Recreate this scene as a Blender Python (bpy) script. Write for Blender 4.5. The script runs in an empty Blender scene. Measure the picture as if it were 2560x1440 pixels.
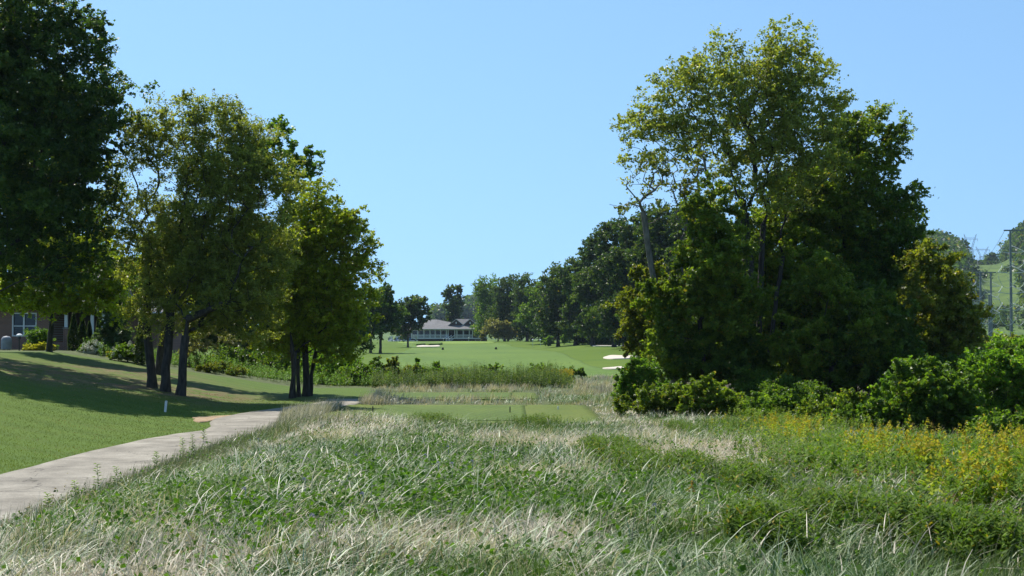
import bpy, math, random
import numpy as np
from mathutils import Vector, Matrix

rng = np.random.default_rng(7)
random.seed(7)
SC = bpy.context.scene
COL = SC.collection
R = math.radians

# ---------------------------------------------------------------- camera model
F = 3517.0            # focal length in pixels of a 2560 px wide frame
CAMZ = 2.8
TILT = math.atan(120 / F)

def at(px, py, d):
    """world point seen at photo pixel (px, py) at ground distance d"""
    X = (px - 1280) / F; Y = (720 - py) / F
    dy = math.cos(TILT) - Y * math.sin(TILT); dz = math.sin(TILT) + Y * math.cos(TILT)
    s = d / dy
    return np.array([X * s, d, CAMZ + dz * s])

cam_data = bpy.data.cameras.new('camera')
cam = bpy.data.objects.new('camera', cam_data); COL.objects.link(cam)
cam.location = (0, 0, CAMZ); cam.rotation_euler = (math.pi / 2 + TILT, 0, 0)
cam_data.sensor_width = 36; cam_data.lens = F / 2560 * 36
cam_data.clip_start = 0.1; cam_data.clip_end = 12000
SC.camera = cam

# ---------------------------------------------------------------- light
SUN_EL, SUN_AZ = 55.0, -34.0     # azimuth measured from +Y, negative = left
w = bpy.data.worlds.new('World'); SC.world = w; w.use_nodes = True
nt = w.node_tree; nt.nodes.clear()
sky = nt.nodes.new('ShaderNodeTexSky'); sky.sky_type = 'NISHITA'; sky.sun_disc = False
sky.sun_elevation = R(SUN_EL); sky.sun_rotation = R(SUN_AZ)
sky.air_density = 1.0; sky.dust_density = 0.1; sky.ozone_density = 0.25
bg = nt.nodes.new('ShaderNodeBackground'); bg.inputs[1].default_value = 0.143
out = nt.nodes.new('ShaderNodeOutputWorld')
tcw = nt.nodes.new('ShaderNodeTexCoord'); mw = nt.nodes.new('ShaderNodeMapping'); mw.vector_type = 'POINT'
mw.inputs['Location'].default_value = (0, 0, 0.28); mw.inputs['Scale'].default_value = (1, 1, 0.9)
nt.links.new(tcw.outputs['Generated'], mw.inputs[0]); nt.links.new(mw.outputs[0], sky.inputs[0])
tn = nt.nodes.new('ShaderNodeMix'); tn.data_type = 'RGBA'; tn.blend_type = 'MULTIPLY'; tn.inputs[0].default_value = 1; tn.inputs[7].default_value = (0.88, 1.06, 1.05, 1)
nt.links.new(sky.outputs[0], tn.inputs[6]); nt.links.new(tn.outputs[2], bg.inputs[0]); nt.links.new(bg.outputs[0], out.inputs[0])
sd = bpy.data.lights.new('sun', 'SUN'); sd.energy = 5.0; sd.angle = R(0.53); sd.color = (1, 0.95, 0.86)
sun = bpy.data.objects.new('sun', sd); COL.objects.link(sun)
sv = Vector((math.sin(R(SUN_AZ)) * math.cos(R(SUN_EL)), math.cos(R(SUN_AZ)) * math.cos(R(SUN_EL)), math.sin(R(SUN_EL))))
sun.rotation_euler = sv.to_track_quat('Z', 'Y').to_euler()
sun.location = (-30, 60, 60)
SC.view_settings.view_transform = 'Standard'; SC.view_settings.look = 'None'
SC.view_settings.gamma = 1; SC.view_settings.exposure = 0.42
cy = SC.cycles
cy.max_bounces = 6; cy.diffuse_bounces = 2; cy.glossy_bounces = 2; cy.transmission_bounces = 4
cy.volume_bounces = 0; cy.transparent_max_bounces = 4
cy.caustics_reflective = False; cy.caustics_refractive = False
cy.use_denoising = True

# ---------------------------------------------------------------- materials
MATS = {}
def new_mat(name):
    m = bpy.data.materials.new(name); m.use_nodes = True
    n = m.node_tree.nodes; n.clear()
    return m, n, m.node_tree.links

def mat(name, c1, c2=None, scale=5.0, rough=0.8, bump=0.0, metal=0.0, spec=0.3, detail=5, stretch=None):
    """two-tone noise material"""
    if name in MATS: return MATS[name]
    m, n, l = new_mat(name)
    o = n.new('ShaderNodeOutputMaterial'); p = n.new('ShaderNodeBsdfPrincipled')
    p.inputs['Roughness'].default_value = rough; p.inputs['Metallic'].default_value = metal
    p.inputs['Specular IOR Level'].default_value = spec
    tc = n.new('ShaderNodeTexCoord'); mp = n.new('ShaderNodeMapping')
    if stretch: mp.inputs['Scale'].default_value = stretch
    l.new(tc.outputs['Object'], mp.inputs[0])
    no = n.new('ShaderNodeTexNoise'); no.inputs['Scale'].default_value = scale; no.inputs['Detail'].default_value = detail
    l.new(mp.outputs[0], no.inputs['Vector'])
    r = n.new('ShaderNodeValToRGB'); r.color_ramp.elements[0].position = 0.32; r.color_ramp.elements[1].position = 0.68
    r.color_ramp.elements[0].color = (*c1, 1); r.color_ramp.elements[1].color = (*(c2 or c1), 1)
    l.new(no.outputs['Fac'], r.inputs[0]); l.new(r.outputs[0], p.inputs['Base Color'])
    if bump:
        b = n.new('ShaderNodeBump'); b.inputs['Strength'].default_value = bump; b.inputs['Distance'].default_value = 0.05
        l.new(no.outputs['Fac'], b.inputs['Height']); l.new(b.outputs[0], p.inputs['Normal'])
    l.new(p.outputs[0], o.inputs[0])
    MATS[name] = m
    return m

def foliage_mat(name, trans=0.45, rough=0.5, spec=0.35, tl=(1.25, 1.3, 0.5)):
    """albedo comes from the per-leaf colour attribute; leaves let light through"""
    m, n, l = new_mat(name)
    o = n.new('ShaderNodeOutputMaterial'); p = n.new('ShaderNodeBsdfPrincipled')
    at_ = n.new('ShaderNodeAttribute'); at_.attribute_name = 'Col'
    oi = n.new('ShaderNodeObjectInfo')
    hs = n.new('ShaderNodeHueSaturation')
    mr = n.new('ShaderNodeMapRange'); mr.inputs[3].default_value = 0.85; mr.inputs[4].default_value = 1.15
    l.new(oi.outputs['Random'], mr.inputs[0]); l.new(mr.outputs[0], hs.inputs['Value'])
    l.new(at_.outputs['Color'], hs.inputs['Color'])
    l.new(hs.outputs[0], p.inputs['Base Color'])
    p.inputs['Roughness'].default_value = rough; p.inputs['Specular IOR Level'].default_value = spec
    t = n.new('ShaderNodeBsdfTranslucent')
    mx = n.new('ShaderNodeMix'); mx.data_type = 'RGBA'; mx.blend_type = 'MULTIPLY'; mx.inputs[0].default_value = 1
    mx.inputs[7].default_value = (*tl, 1)
    l.new(hs.outputs[0], mx.inputs[6]); l.new(mx.outputs[2], t.inputs['Color'])
    ms = n.new('ShaderNodeMixShader'); ms.inputs[0].default_value = trans
    l.new(p.outputs[0], ms.inputs[1]); l.new(t.outputs[0], ms.inputs[2]); l.new(ms.outputs[0], o.inputs[0])
    MATS[name] = m
    return m
LEAF = foliage_mat('leaf_surface', 0.56, 0.45, 0.4)
GRASSM = foliage_mat('grass_surface', 0.25, 0.5, 0.35, (1.1, 1.15, 0.7))
LAWNM = foliage_mat('lawn_surface', 0.3, 0.7, 0.1, (1.2, 1.25, 0.5))
HERB = foliage_mat('herb_surface', 0.42, 0.6, 0.14, (1.2, 1.3, 0.5))
BARK = mat('bark', (0.028, 0.024, 0.02), (0.075, 0.065, 0.055), 9, 0.95, 0.6, stretch=(1, 1, 0.3))
BARKP = mat('pale_bark', (0.10, 0.09, 0.075), (0.24, 0.22, 0.19), 9, 0.95, 0.5, stretch=(1, 1, 0.3))
BARKFAR = mat('far_bark', (0.04, 0.035, 0.03), (0.08, 0.07, 0.06), 3, 0.95)
WHITE = mat('white_paint', (0.74, 0.75, 0.76), (0.82, 0.82, 0.82), 8, 0.5)
DARKGLASS = mat('dark_glass', (0.01, 0.013, 0.017), (0.02, 0.025, 0.03), 2, 0.08, spec=0.5)

# ---------------------------------------------------------------- objects
def tag(o, label=None, cat=None, group=None, kind=None):
    if label: o['label'] = label
    if cat: o['category'] = cat
    if group: o['group'] = group
    if kind: o['kind'] = kind
    return o

def empty(name, loc, label=None, cat=None, group=None, rz=0):
    o = bpy.data.objects.new(name, None); COL.objects.link(o)
    o.location = tuple(float(v) for v in loc); o.rotation_euler = (0, 0, rz)
    o.empty_display_size = 0.3
    return tag(o, label, cat, group)

def link(name, me, parent=None, loc=(0, 0, 0)):
    o = bpy.data.objects.new(name, me); COL.objects.link(o)
    o.location = tuple(float(v) for v in loc)
    if parent is not None: o.parent = parent
    return o

def np_mesh(name, verts, faces, material, col=None, smooth=False):
    """verts Nx3; faces list of integer arrays (M x k)"""
    me = bpy.data.meshes.new(name)
    verts = np.asarray(verts, dtype=np.float32)
    if not isinstance(faces, (list, tuple)): faces = [faces]
    faces = [np.asarray(f, dtype=np.int32) for f in faces if len(f)]
    tot = np.concatenate([np.full(len(f), f.shape[1], dtype=np.int32) for f in faces])
    idx = np.concatenate([f.ravel() for f in faces])
    start = np.concatenate([[0], np.cumsum(tot)[:-1]]).astype(np.int32)
    me.vertices.add(len(verts)); me.vertices.foreach_set('co', verts.ravel())
    me.loops.add(len(idx)); me.loops.foreach_set('vertex_index', idx)
    me.polygons.add(len(tot)); me.polygons.foreach_set('loop_start', start)
    me.polygons.foreach_set('loop_total', tot)
    if smooth: me.polygons.foreach_set('use_smooth', np.ones(len(tot), dtype=bool))
    if col is not None:
        a = me.attributes.new('Col', 'FLOAT_COLOR', 'POINT')
        c = np.ones((len(verts), 4), dtype=np.float32); c[:, :3] = np.clip(col, 0, 1)
        a.data.foreach_set('color', c.ravel())
    me.update(calc_edges=True)
    mats = material if isinstance(material, (list, tuple)) else [material]
    for m_ in mats: me.materials.append(m_)
    return me

class MB:
    """collects boxes, bars and tubes into one mesh"""
    def __init__(s): s.v = []; s.f = []
    def add(s, vs, fs):
        b = len(s.v); s.v += [tuple(v) for v in vs]; s.f += [tuple(i + b for i in f) for f in fs]; return s
    def box(s, x0, x1, y0, y1, z0, z1):
        v = [(x0, y0, z0), (x1, y0, z0), (x1, y1, z0), (x0, y1, z0), (x0, y0, z1), (x1, y0, z1), (x1, y1, z1), (x0, y1, z1)]
        return s.add(v, [(3, 2, 1, 0), (4, 5, 6, 7), (0, 1, 5, 4), (1, 2, 6, 5), (2, 3, 7, 6), (3, 0, 4, 7)])
    def tube(s, pts, r, n=8, cap=True):
        pts = [Vector(p) for p in pts]; rs = r if isinstance(r, (list, tuple)) else [r] * len(pts)
        vs = []; fs = []
        for i, p in enumerate(pts):
            d = (pts[min(i + 1, len(pts) - 1)] - pts[max(i - 1, 0)]).normalized()
            a = d.cross(Vector((0, 0, 1)) if abs(d.z) < 0.9 else Vector((1, 0, 0))).normalized(); b = d.cross(a)
            for k in range(n):
                t = 2 * math.pi * k / n
                vs.append(p + (a * math.cos(t) + b * math.sin(t)) * rs[i])
        for i in range(len(pts) - 1):
            for k in range(n):
                fs.append((i * n + k, i * n + (k + 1) % n, (i + 1) * n + (k + 1) % n, (i + 1) * n + k))
        if cap:
            fs.append(tuple(reversed(range(n)))); fs.append(tuple((len(pts) - 1) * n + k for k in range(n)))
        return s.add(vs, fs)
    def poly(s, pts, thick):
        """flat polygon given by 3-D pts, thickened along vector"""
        n = len(pts); t = Vector(thick); top = [Vector(p) for p in pts]; bot = [p + t for p in top]
        fs = [tuple(range(n)), tuple(reversed(range(n, 2 * n)))]
        for i in range(n): fs.append((i, (i + 1) % n + 0, n + (i + 1) % n, n + i))
        return s.add(top + bot, fs)
    def lathe(s, prof, n=16, c=(0, 0, 0)):
        vs = []; fs = []
        for (r_, z) in prof:
            for k in range(n):
                t = 2 * math.pi * k / n; vs.append((c[0] + r_ * math.cos(t), c[1] + r_ * math.sin(t), c[2] + z))
        for i in range(len(prof) - 1):
            for k in range(n):
                fs.append((i * n + k, i * n + (k + 1) % n, (i + 1) * n + (k + 1) % n, (i + 1) * n + k))
        return s.add(vs, fs)
    def build(s, name, material, parent=None, loc=(0, 0, 0), smooth=False):
        me = bpy.data.meshes.new(name); me.from_pydata([tuple(v) for v in s.v], [], s.f); me.update()
        me.materials.append(material)
        if smooth: me.polygons.foreach_set('use_smooth', [True] * len(me.polygons))
        return link(name, me, parent, loc)

# ---------------------------------------------------------------- terrain
def ss(a, b, v):
    t = np.clip((np.asarray(v, dtype=float) - a) / (b - a), 0, 1); return t * t * (3 - 2 * t)

_lat = np.random.default_rng(3).random((8, 64, 64))
def vnoise(x, y, k=0):
    x = np.asarray(x, float) + 1000; y = np.asarray(y, float) + 1000
    xi = np.floor(x).astype(int); yi = np.floor(y).astype(int); fx = x - xi; fy = y - yi
    fx = fx * fx * (3 - 2 * fx); fy = fy * fy * (3 - 2 * fy)
    L = _lat[k]; g = lambda a, b: L[a % 64, b % 64]
    return (g(xi, yi) * (1 - fx) + g(xi + 1, yi) * fx) * (1 - fy) + (g(xi, yi + 1) * (1 - fx) + g(xi + 1, yi + 1) * fx) * fy
def fbm(x, y, k=0):
    return (vnoise(x, y, k) + 0.5 * vnoise(x * 2.1, y * 2.1, (k + 1) % 8) + 0.25 * vnoise(x * 4.3, y * 4.3, (k + 2) % 8)) / 1.75

PATH = [(-5, -10.2, -7.4), (15, -10.2, -7.3), (28, -10.2, -7.4), (34, -10.1, -7.4), (37.8, -9.85, -7.3), (39.8, -9.5, -7.2), (41.2, -9.0, -7.1),
        (43, -9.15, -7.2), (44.8, -9.6, -7.5), (47, -9.9, -7.7), (50, -9.75, -7.5), (54, -9.0, -6.9), (57, -8.3, -6.3), (60, -8.0, -6.0), (64, -8.1, -6.2), (70, -8.8, -6.8), (78, -10, -8), (90, -13, -11)]
_py = [p[0] for p in PATH]
def path_l(y): return np.interp(y, _py, [p[1] for p in PATH])
def path_r(y): return np.interp(y, _py, [p[2] for p in PATH])

def Z(x, y):
    x = np.asarray(x, float); y = np.asarray(y, float)
    z = 1.2 * (1 - ss(10, 44, y)) * ss(-7.3, -3.0, x) * (1 - 0.55 * ss(5, 16, x))
    z = z + 0.34 * np.exp(-(((x + 4.2) / 2.3) ** 2 + ((y - 38.5) / 5.0) ** 2)) * ss(-7.3, -6.2, x)
    sl = np.clip(-10.4 - x, 0, 14.5)
    sl = np.where(sl < 2, sl * sl / 4, sl - 1)
    z = z + 0.145 * sl * (0.45 + 0.55 * ss(20, 48, y)) * (1 - ss(78, 104, y) * ss(-30, -17, x)) * (1 - ss(130, 190, y))
    z = z - 0.35 * np.exp(-((y - 93) / 9.0) ** 2) * ss(-24, -13, x)
    f = np.interp(y, [100, 115, 150, 200, 300, 345, 372, 400, 430, 460, 700], [-.5, -.5, -.42, -.2, 0.0, .25, .9, 1.3, .8, .5, .8])
    z = z + f * ss(96, 112, y)
    z = z + 0.95 * ss(4, 17, x) * ss(150, 235, y) * (1 - ss(420, 520, y)) * (1 - 0.5 * ss(330, 400, y))
    z = z - 0.3 * ss(8, 16, x) * (1 - ss(80, 110, y))
    z = z + 0.10 * (vnoise(x / 7, y / 9, 5) - .5) * (1 - ss(200, 400, y)) * np.where(x < path_r(y) + .3, 0.15, 1.0)
    return z
def G(px, py, dmin=6, dmax=600):
    """ground point under a photo pixel"""
    d = np.geomspace(dmin, dmax, 900)
    p = at(px, py, 1.0); sx = p[0]; sz = p[2] - CAMZ
    gap = CAMZ + sz * d - Z(sx * d, d)
    i = np.argmax(gap < 0)
    if gap[i] >= 0: i = len(d) - 1
    dd = d[i]
    return np.array([sx * dd, dd, float(Z(sx * dd, dd))])
def on(px, d):
    """ground point at photo column px and distance d"""
    x = (px - 1280) / F * d
    return np.array([x, d, float(Z(x, d))])

# ground sheet
U = np.concatenate([np.linspace(-3, -0.62, 18), np.linspace(-0.6, 0.6, 200), np.linspace(0.62, 3, 18)])
Dv = np.concatenate([np.linspace(-25, 4, 14), np.linspace(4.6, 110, 230), np.geomspace(112, 640, 110), np.geomspace(680, 7000, 18)])
UU, DD = np.meshgrid(U, Dv)
GX = UU * (np.maximum(DD, 0) + 22); GY = DD
GZ = Z(GX, GY) - 6 * ss(700, 1500, GY)
gv = np.stack([GX, GY, GZ], -1).reshape(-1, 3)
nu, nd = len(U), len(Dv)
ii = (np.arange(nd - 1)[:, None] * nu + np.arange(nu - 1)[None]).ravel()
gf = np.stack([ii, ii + 1, ii + nu + 1, ii + nu], -1)

def gauss2(x, y, cx, cy_, rx, ry): return np.exp(-(((x - cx) / rx) ** 2 + ((y - cy_) / ry) ** 2))
def soil_mask(x, y):
    m = np.zeros_like(x)
    for (px, py, rx, ry) in [(400, 968, 4.0, 6), (470, 985, 3.0, 5), (540, 990, 2.0, 4), (330, 930, 3, 5), (60, 920, 3.5, 5), (180, 935, 4, 4), (140, 950, 3, 3), (300, 965, 3, 3)]:
        g = G(px, py); m = np.maximum(m, gauss2(x, y, g[0], g[1], rx, ry))
    return m
rough = ((GX > path_r(GY)) & (GY < 112)) | ((GY > 76) & (GY < 108))
tree_floor = ss(0.9, 1.1, (GX - 8) / np.maximum(1, 1)) * (GY > 44) * (GY < 100) * (GX < 30)
wood = ss(24, 30, GX) * (GY > 110) * (GY < 500) * (GX / np.maximum(GY, 1) < .24)
c = np.zeros((nd, nu, 3))
c[..., 0] = np.clip(soil_mask(GX, GY), 0, 1)            # bare earth and leaf litter
c[..., 1] = rough.astype(float)                         # rough thatch
c[..., 2] = np.clip(tree_floor + wood, 0, 1)            # woodland floor

def ground_material():
    m, n, l = new_mat('ground_surface')
    o = n.new('ShaderNodeOutputMaterial'); p = n.new('ShaderNodeBsdfPrincipled')
    p.inputs['Roughness'].default_value = 0.9; p.inputs['Specular IOR Level'].default_value = 0.15
    tc = n.new('ShaderNodeTexCoord'); at_ = n.new('ShaderNodeAttribute'); at_.attribute_name = 'Col'
    sp = n.new('ShaderNodeSeparateColor'); l.new(at_.outputs['Color'], sp.inputs[0])
    def noise(sc, det=6, rg=0.6):
        x = n.new('ShaderNodeTexNoise'); x.inputs['Scale'].default_value = sc; x.inputs['Detail'].default_value = det; x.inputs['Roughness'].default_value = rg
        l.new(tc.outputs['Object'], x.inputs['Vector']); return x.outputs['Fac']
    def ramp(fac, els):
        r = n.new('ShaderNodeValToRGB'); cr = r.color_ramp
        while len(cr.elements) < len(els): cr.elements.new(0.5)
        for e, (ps, cl) in zip(cr.elements, els): e.position = ps; e.color = (*cl, 1)
        l.new(fac, r.inputs[0]); return r.outputs[0]
    def mixc(f, a, b):
        x = n.new('ShaderNodeMix'); x.data_type = 'RGBA'
        if isinstance(f, float): x.inputs[0].default_value = f
        else: l.new(f, x.inputs[0])
        l.new(a, x.inputs[6]); l.new(b, x.inputs[7]); return x.outputs[2]
    def mathn(op, a, b):
        x = n.new('ShaderNodeMath'); x.operation = op; x.use_clamp = True
        for i, q in enumerate((a, b)):
            if isinstance(q, (int, float)): x.inputs[i].default_value = q
            else: l.new(q, x.inputs[i])
        return x.outputs[0]
    big = noise(0.16, 4); mid = noise(1.3, 8, 0.7); fine = noise(14, 6, 0.7)
    lawn = ramp(big, [(0.35, (0.06, 0.11, 0.010)), (0.52, (0.078, 0.122, 0.012)), (0.7, (0.10, 0.135, 0.018))])
    lawn2 = ramp(mid, [(0.36, (0.046, 0.095, 0.009)), (0.62, (0.08, 0.13, 0.015)), (0.74, (0.13, 0.145, 0.035))])
    lawn = mixc(0.5, lawn, lawn2)
    lawnf = ramp(fine, [(0.3, (0.035, 0.075, 0.007)), (0.7, (0.105, 0.155, 0.022))])
    lawn = mixc(0.4, lawn, lawnf)
    # dry flecks
    fl = noise(2.6, 5, 0.75); flm = ramp(fl, [(0.66, (0, 0, 0)), (0.74, (1, 1, 1))])
    straw = ramp(fine, [(0.3, (0.24, 0.2, 0.09)), (0.7, (0.36, 0.30, 0.15))])
    lawn = mixc(mathn('MULTIPLY', flm, 0.7), lawn, straw)
    sx = n.new('ShaderNodeSeparateXYZ'); l.new(tc.outputs['Object'], sx.inputs[0])
    fy = n.new('ShaderNodeMapRange'); fy.inputs[1].default_value = 96; fy.inputs[2].default_value = 116; l.new(sx.outputs['Y'], fy.inputs[0])
    far = ramp(noise(0.05, 6), [(0.35, (0.064, 0.12, 0.007)), (0.65, (0.098, 0.15, 0.010))])
    wv = n.new('ShaderNodeTexWave'); wv.inputs['Scale'].default_value = .22; wv.inputs['Distortion'].default_value = 1.2; wv.inputs['Detail'].default_value = 3
    mpw = n.new('ShaderNodeMapping'); mpw.inputs['Rotation'].default_value = (0, 0, R(-55)); l.new(tc.outputs['Object'], mpw.inputs[0]); l.new(mpw.outputs[0], wv.inputs['Vector'])
    lawn = mixc(mathn('MULTIPLY', wv.outputs['Fac'], .35), lawn, ramp(fine, [(0.3, (0.075, 0.135, 0.010)), (0.7, (0.115, 0.18, 0.02))]))
    lawn = mixc(fy.outputs[0], lawn, far)
    soil = ramp(noise(3.0, 8, 0.75), [(0.3, (0.09, 0.05, 0.032)), (0.55, (0.2, 0.125, 0.08)), (0.75, (0.34, 0.24, 0.16))])
    sm = mathn('MULTIPLY', sp.outputs[0], ramp(noise(0.9, 8, 0.8), [(0.42, (0, 0, 0)), (0.56, (.9, .9, .9))]))
    cc = mixc(sm, lawn, soil)
    th = ramp(noise(5, 8, 0.7), [(0.3, (0.045, 0.07, 0.02)), (0.6, (0.11, 0.125, 0.05))])
    cc = mixc(sp.outputs[1], cc, th)
    wf = ramp(noise(1.2, 8, 0.7), [(0.35, (0.035, 0.03, 0.018)), (0.65, (0.08, 0.06, 0.035))])
    cc = mixc(sp.outputs[2], cc, wf)
    l.new(cc, p.inputs['Base Color'])
    b = n.new('ShaderNodeBump'); b.inputs['Strength'].default_value = 0.5; b.inputs['Distance'].default_value = 0.04
    l.new(fine, b.inputs['Height']); l.new(b.outputs[0], p.inputs['Normal'])
    l.new(p.outputs[0], o.inputs[0]); return m
ground = link('ground', np_mesh('ground', gv, gf, ground_material(), c.reshape(-1, 3), smooth=True))
tag(ground, kind='structure')

# mown sheets
def mown_mat(name, a, b, stripe=None, scale=0.25, fine=12):
    m, n, l = new_mat(name)
    o = n.new('ShaderNodeOutputMaterial'); p = n.new('ShaderNodeBsdfPrincipled')
    p.inputs['Roughness'].default_value = 0.85; p.inputs['Specular IOR Level'].default_value = 0.2
    tc = n.new('ShaderNodeTexCoord')
    n1 = n.new('ShaderNodeTexNoise'); n1.inputs['Scale'].default_value = scale; n1.inputs['Detail'].default_value = 5
    mp = n.new('ShaderNodeMapping'); mp.inputs['Scale'].default_value = (1, 0.35, 1); l.new(tc.outputs['Object'], mp.inputs[0]); l.new(mp.outputs[0], n1.inputs['Vector'])
    n2 = n.new('ShaderNodeTexNoise'); n2.inputs['Scale'].default_value = fine; n2.inputs['Detail'].default_value = 6; l.new(tc.outputs['Object'], n2.inputs['Vector'])
    r1 = n.new('ShaderNodeValToRGB'); r1.color_ramp.elements[0].color = (*a, 1); r1.color_ramp.elements[1].color = (*b, 1)
    r1.color_ramp.elements[0].position = 0.38; r1.color_ramp.elements[1].position = 0.64
    l.new(n1.outputs['Fac'], r1.inputs[0])
    mx = n.new('ShaderNodeMix'); mx.data_type = 'RGBA'; mx.blend_type = 'MULTIPLY'; mx.inputs[0].default_value = 1
    r2 = n.new('ShaderNodeMapRange'); r2.inputs[1].default_value = 0.3; r2.inputs[2].default_value = 0.7; r2.inputs[3].default_value = 0.72; r2.inputs[4].default_value = 1.25
    l.new(n2.outputs['Fac'], r2.inputs[0]); l.new(r1.outputs[0], mx.inputs[6]); l.new(r2.outputs[0], mx.inputs[7])
    res = mx.outputs[2]
    if stripe:
        wv = n.new('ShaderNodeTexWave'); wv.inputs['Scale'].default_value = stripe[0]; wv.inputs['Distortion'].default_value = 2.0
        mp2 = n.new('ShaderNodeMapping'); mp2.inputs['Rotation'].default_value = (0, 0, R(stripe[1])); l.new(tc.outputs['Object'], mp2.inputs[0]); l.new(mp2.outputs[0], wv.inputs['Vector'])
        mr = n.new('ShaderNodeMapRange'); mr.inputs[3].default_value = 0.9; mr.inputs[4].default_value = 1.08; l.new(wv.outputs['Fac'], mr.inputs[0])
        m3 = n.new('ShaderNodeMix'); m3.data_type = 'RGBA'; m3.blend_type = 'MULTIPLY'; m3.inputs[0].default_value = 1
        l.new(res, m3.inputs[6]); l.new(mr.outputs[0], m3.inputs[7]); res = m3.outputs[2]
    l.new(res, p.inputs['Base Color']); l.new(p.outputs[0], o.inputs[0]); return m

def sheet(name, outline, off, material, rings=14, per=160, dish=0.0, edge=0.0):
    """star-shaped sheet draped over the ground; outline in world x,y"""
    P = np.array(outline, float); n = len(P)
    t = np.linspace(0, n, per, endpoint=False); i = t.astype(int); f = (t - i)[:, None]
    p0, p1, p2, p3 = P[(i - 1) % n], P[i % n], P[(i + 1) % n], P[(i + 2) % n]
    B = 0.5 * ((2 * p1) + (-p0 + p2) * f + (2 * p0 - 5 * p1 + 4 * p2 - p3) * f ** 2 + (-p0 + 3 * p1 - 3 * p2 + p3) * f ** 3)
    C = B.mean(0); vs = [[C[0], C[1], Z(*C) + off - dish]]
    for r in range(1, rings + 1):
        q = r / rings; xy = C + (B - C) * q
        z = Z(xy[:, 0], xy[:, 1]) + off - dish * (1 - q ** 3)
        vs += [[a, b, c_] for (a, b), c_ in zip(xy, z)]
    # thickness: a skirt down to below the ground
    xy = B; vs += [[a, b, c_ - edge - off - 0.05] for (a, b), c_ in zip(xy, Z(xy[:, 0], xy[:, 1]) + off)]
    vs = np.array(vs); k = np.arange(per); kn = (k + 1) % per
    tri = np.stack([np.zeros(per, int), 1 + k, 1 + kn], -1)
    qs = [np.stack([1 + r * per + k, 1 + (r + 1) * per + k, 1 + (r + 1) * per + kn, 1 + r * per + kn], -1) for r in range(rings)]
    o = link(name, np_mesh(name, vs, [tri, np.concatenate(qs)], material, smooth=True))
    return o, B
def gpts(lst): return [tuple(G(a, b)[:2]) for a, b in lst]
FAIR = mown_mat('fairway_turf', (0.074, 0.138, 0.009), (0.104, 0.17, 0.013), (0.11, 35), 0.05, 2)
fw, _ = sheet('fairway', [on(1000, 112)[:2], on(900, 135)[:2], on(960, 190)[:2], on(1010, 260)[:2], on(1030, 330)[:2], on(1020, 372)[:2], on(1240, 372)[:2], on(1290, 330)[:2], on(1380, 250)[:2], on(1440, 180)[:2], on(1500, 140)[:2], on(1580, 118)[:2], on(1300, 109)[:2]], 0.03, FAIR, 40, 200)
tag(fw, kind='structure')
GREENM = mown_mat('green_turf', (0.13, 0.205, 0.02), (0.155, 0.23, 0.025), None, 0.1, 2)
gr, _ = sheet('putting_green', [on(a, b)[:2] for a, b in [(1000, 372), (1090, 366), (1170, 364), (1230, 372), (1236, 390), (1190, 398), (1100, 396), (1010, 388)]], 0.06, GREENM)
tag(gr, kind='structure')
SAND = mat('sand', (0.52, 0.45, 0.37), (0.62, 0.55, 0.46), 3, 0.95)
def bunker(pts, ds=None, lip=None):
    out = [on(a, b)[:2] for a, b in pts]
    o, _ = sheet('bunker', out, 0.10, SAND, 8, 80, 0.06); tag(o, kind='structure'); return o
TEE = mown_mat('tee_turf', (0.068, 0.112, 0.011), (0.09, 0.135, 0.015), (0.9, 12), 0.5, 14)
def boxpts(x0, x1, y0, y1, r=1.2):
    p = []
    for cx, cy_, a0 in ((x1 - r, y1 - r, 0), (x0 + r, y1 - r, 90), (x0 + r, y0 + r, 180), (x1 - r, y0 + r, 270)):
        for k in range(4): a = R(a0 + k * 30); p.append((cx + r * math.cos(a), cy_ + r * math.sin(a)))
    return p
TEES = [(-6.6, 3.0, 45.0, 57.0), (-6.2, 1.2, 61.8, 69.0)]
TEEB = mown_mat('tee_border_turf', (0.08, 0.118, 0.010), (0.112, 0.142, 0.016), None, 0.5, 8)
for T in TEES:
    o, _ = sheet('tee_surround', boxpts(*T), 0.05, TEEB, 14, 120); tag(o, kind='structure')
    o, _ = sheet('tee_box', boxpts(T[0] + (1.5 if T[1] > 2 else .8), T[1] - (2.5 if T[1] > 2 else 1.2), T[2] + 1.5, T[3] - .7, .3), 0.062, TEE, 14, 120); tag(o, kind='structure')
o, _ = sheet('bunker_bank', [on(a, b)[:2] for a, b in [(1040, 351), (1060, 355.5), (1075, 354), (1100, 355.5), (1104, 366), (1070, 372), (1036, 364)]], .42, FAIR, 8, 80, edge=.5); tag(o, kind='structure')
# bunkers on the right of the fairway, at the green and under the trees
def bunk(lst): return bunker(lst)
bunk([(1508, 182), (1517, 188), (1530, 191), (1555, 189), (1588, 187), (1592, 182), (1575, 178), (1530, 177)])
bunk([(1506, 138.5), (1535, 144), (1553, 147), (1562, 140.5), (1585, 138.5), (1575, 136.8), (1540, 136.3)])
bunk([(1578, 137.2), (1592, 142.5), (1610, 144), (1640, 143), (1640, 138), (1600, 136.6)])
bunk([(1480, 268), (1500, 276), (1530, 274), (1560, 268), (1530, 262), (1495, 263)])
# greenside bunker: sand with a raised grassy lip behind
bunk([(1042, 346), (1056, 352), (1075, 350), (1098, 352), (1096, 340), (1070, 336), (1046, 338)])
bunk([(1604, 180), (1612, 186), (1625, 184), (1625, 178), (1612, 176)])

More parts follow.
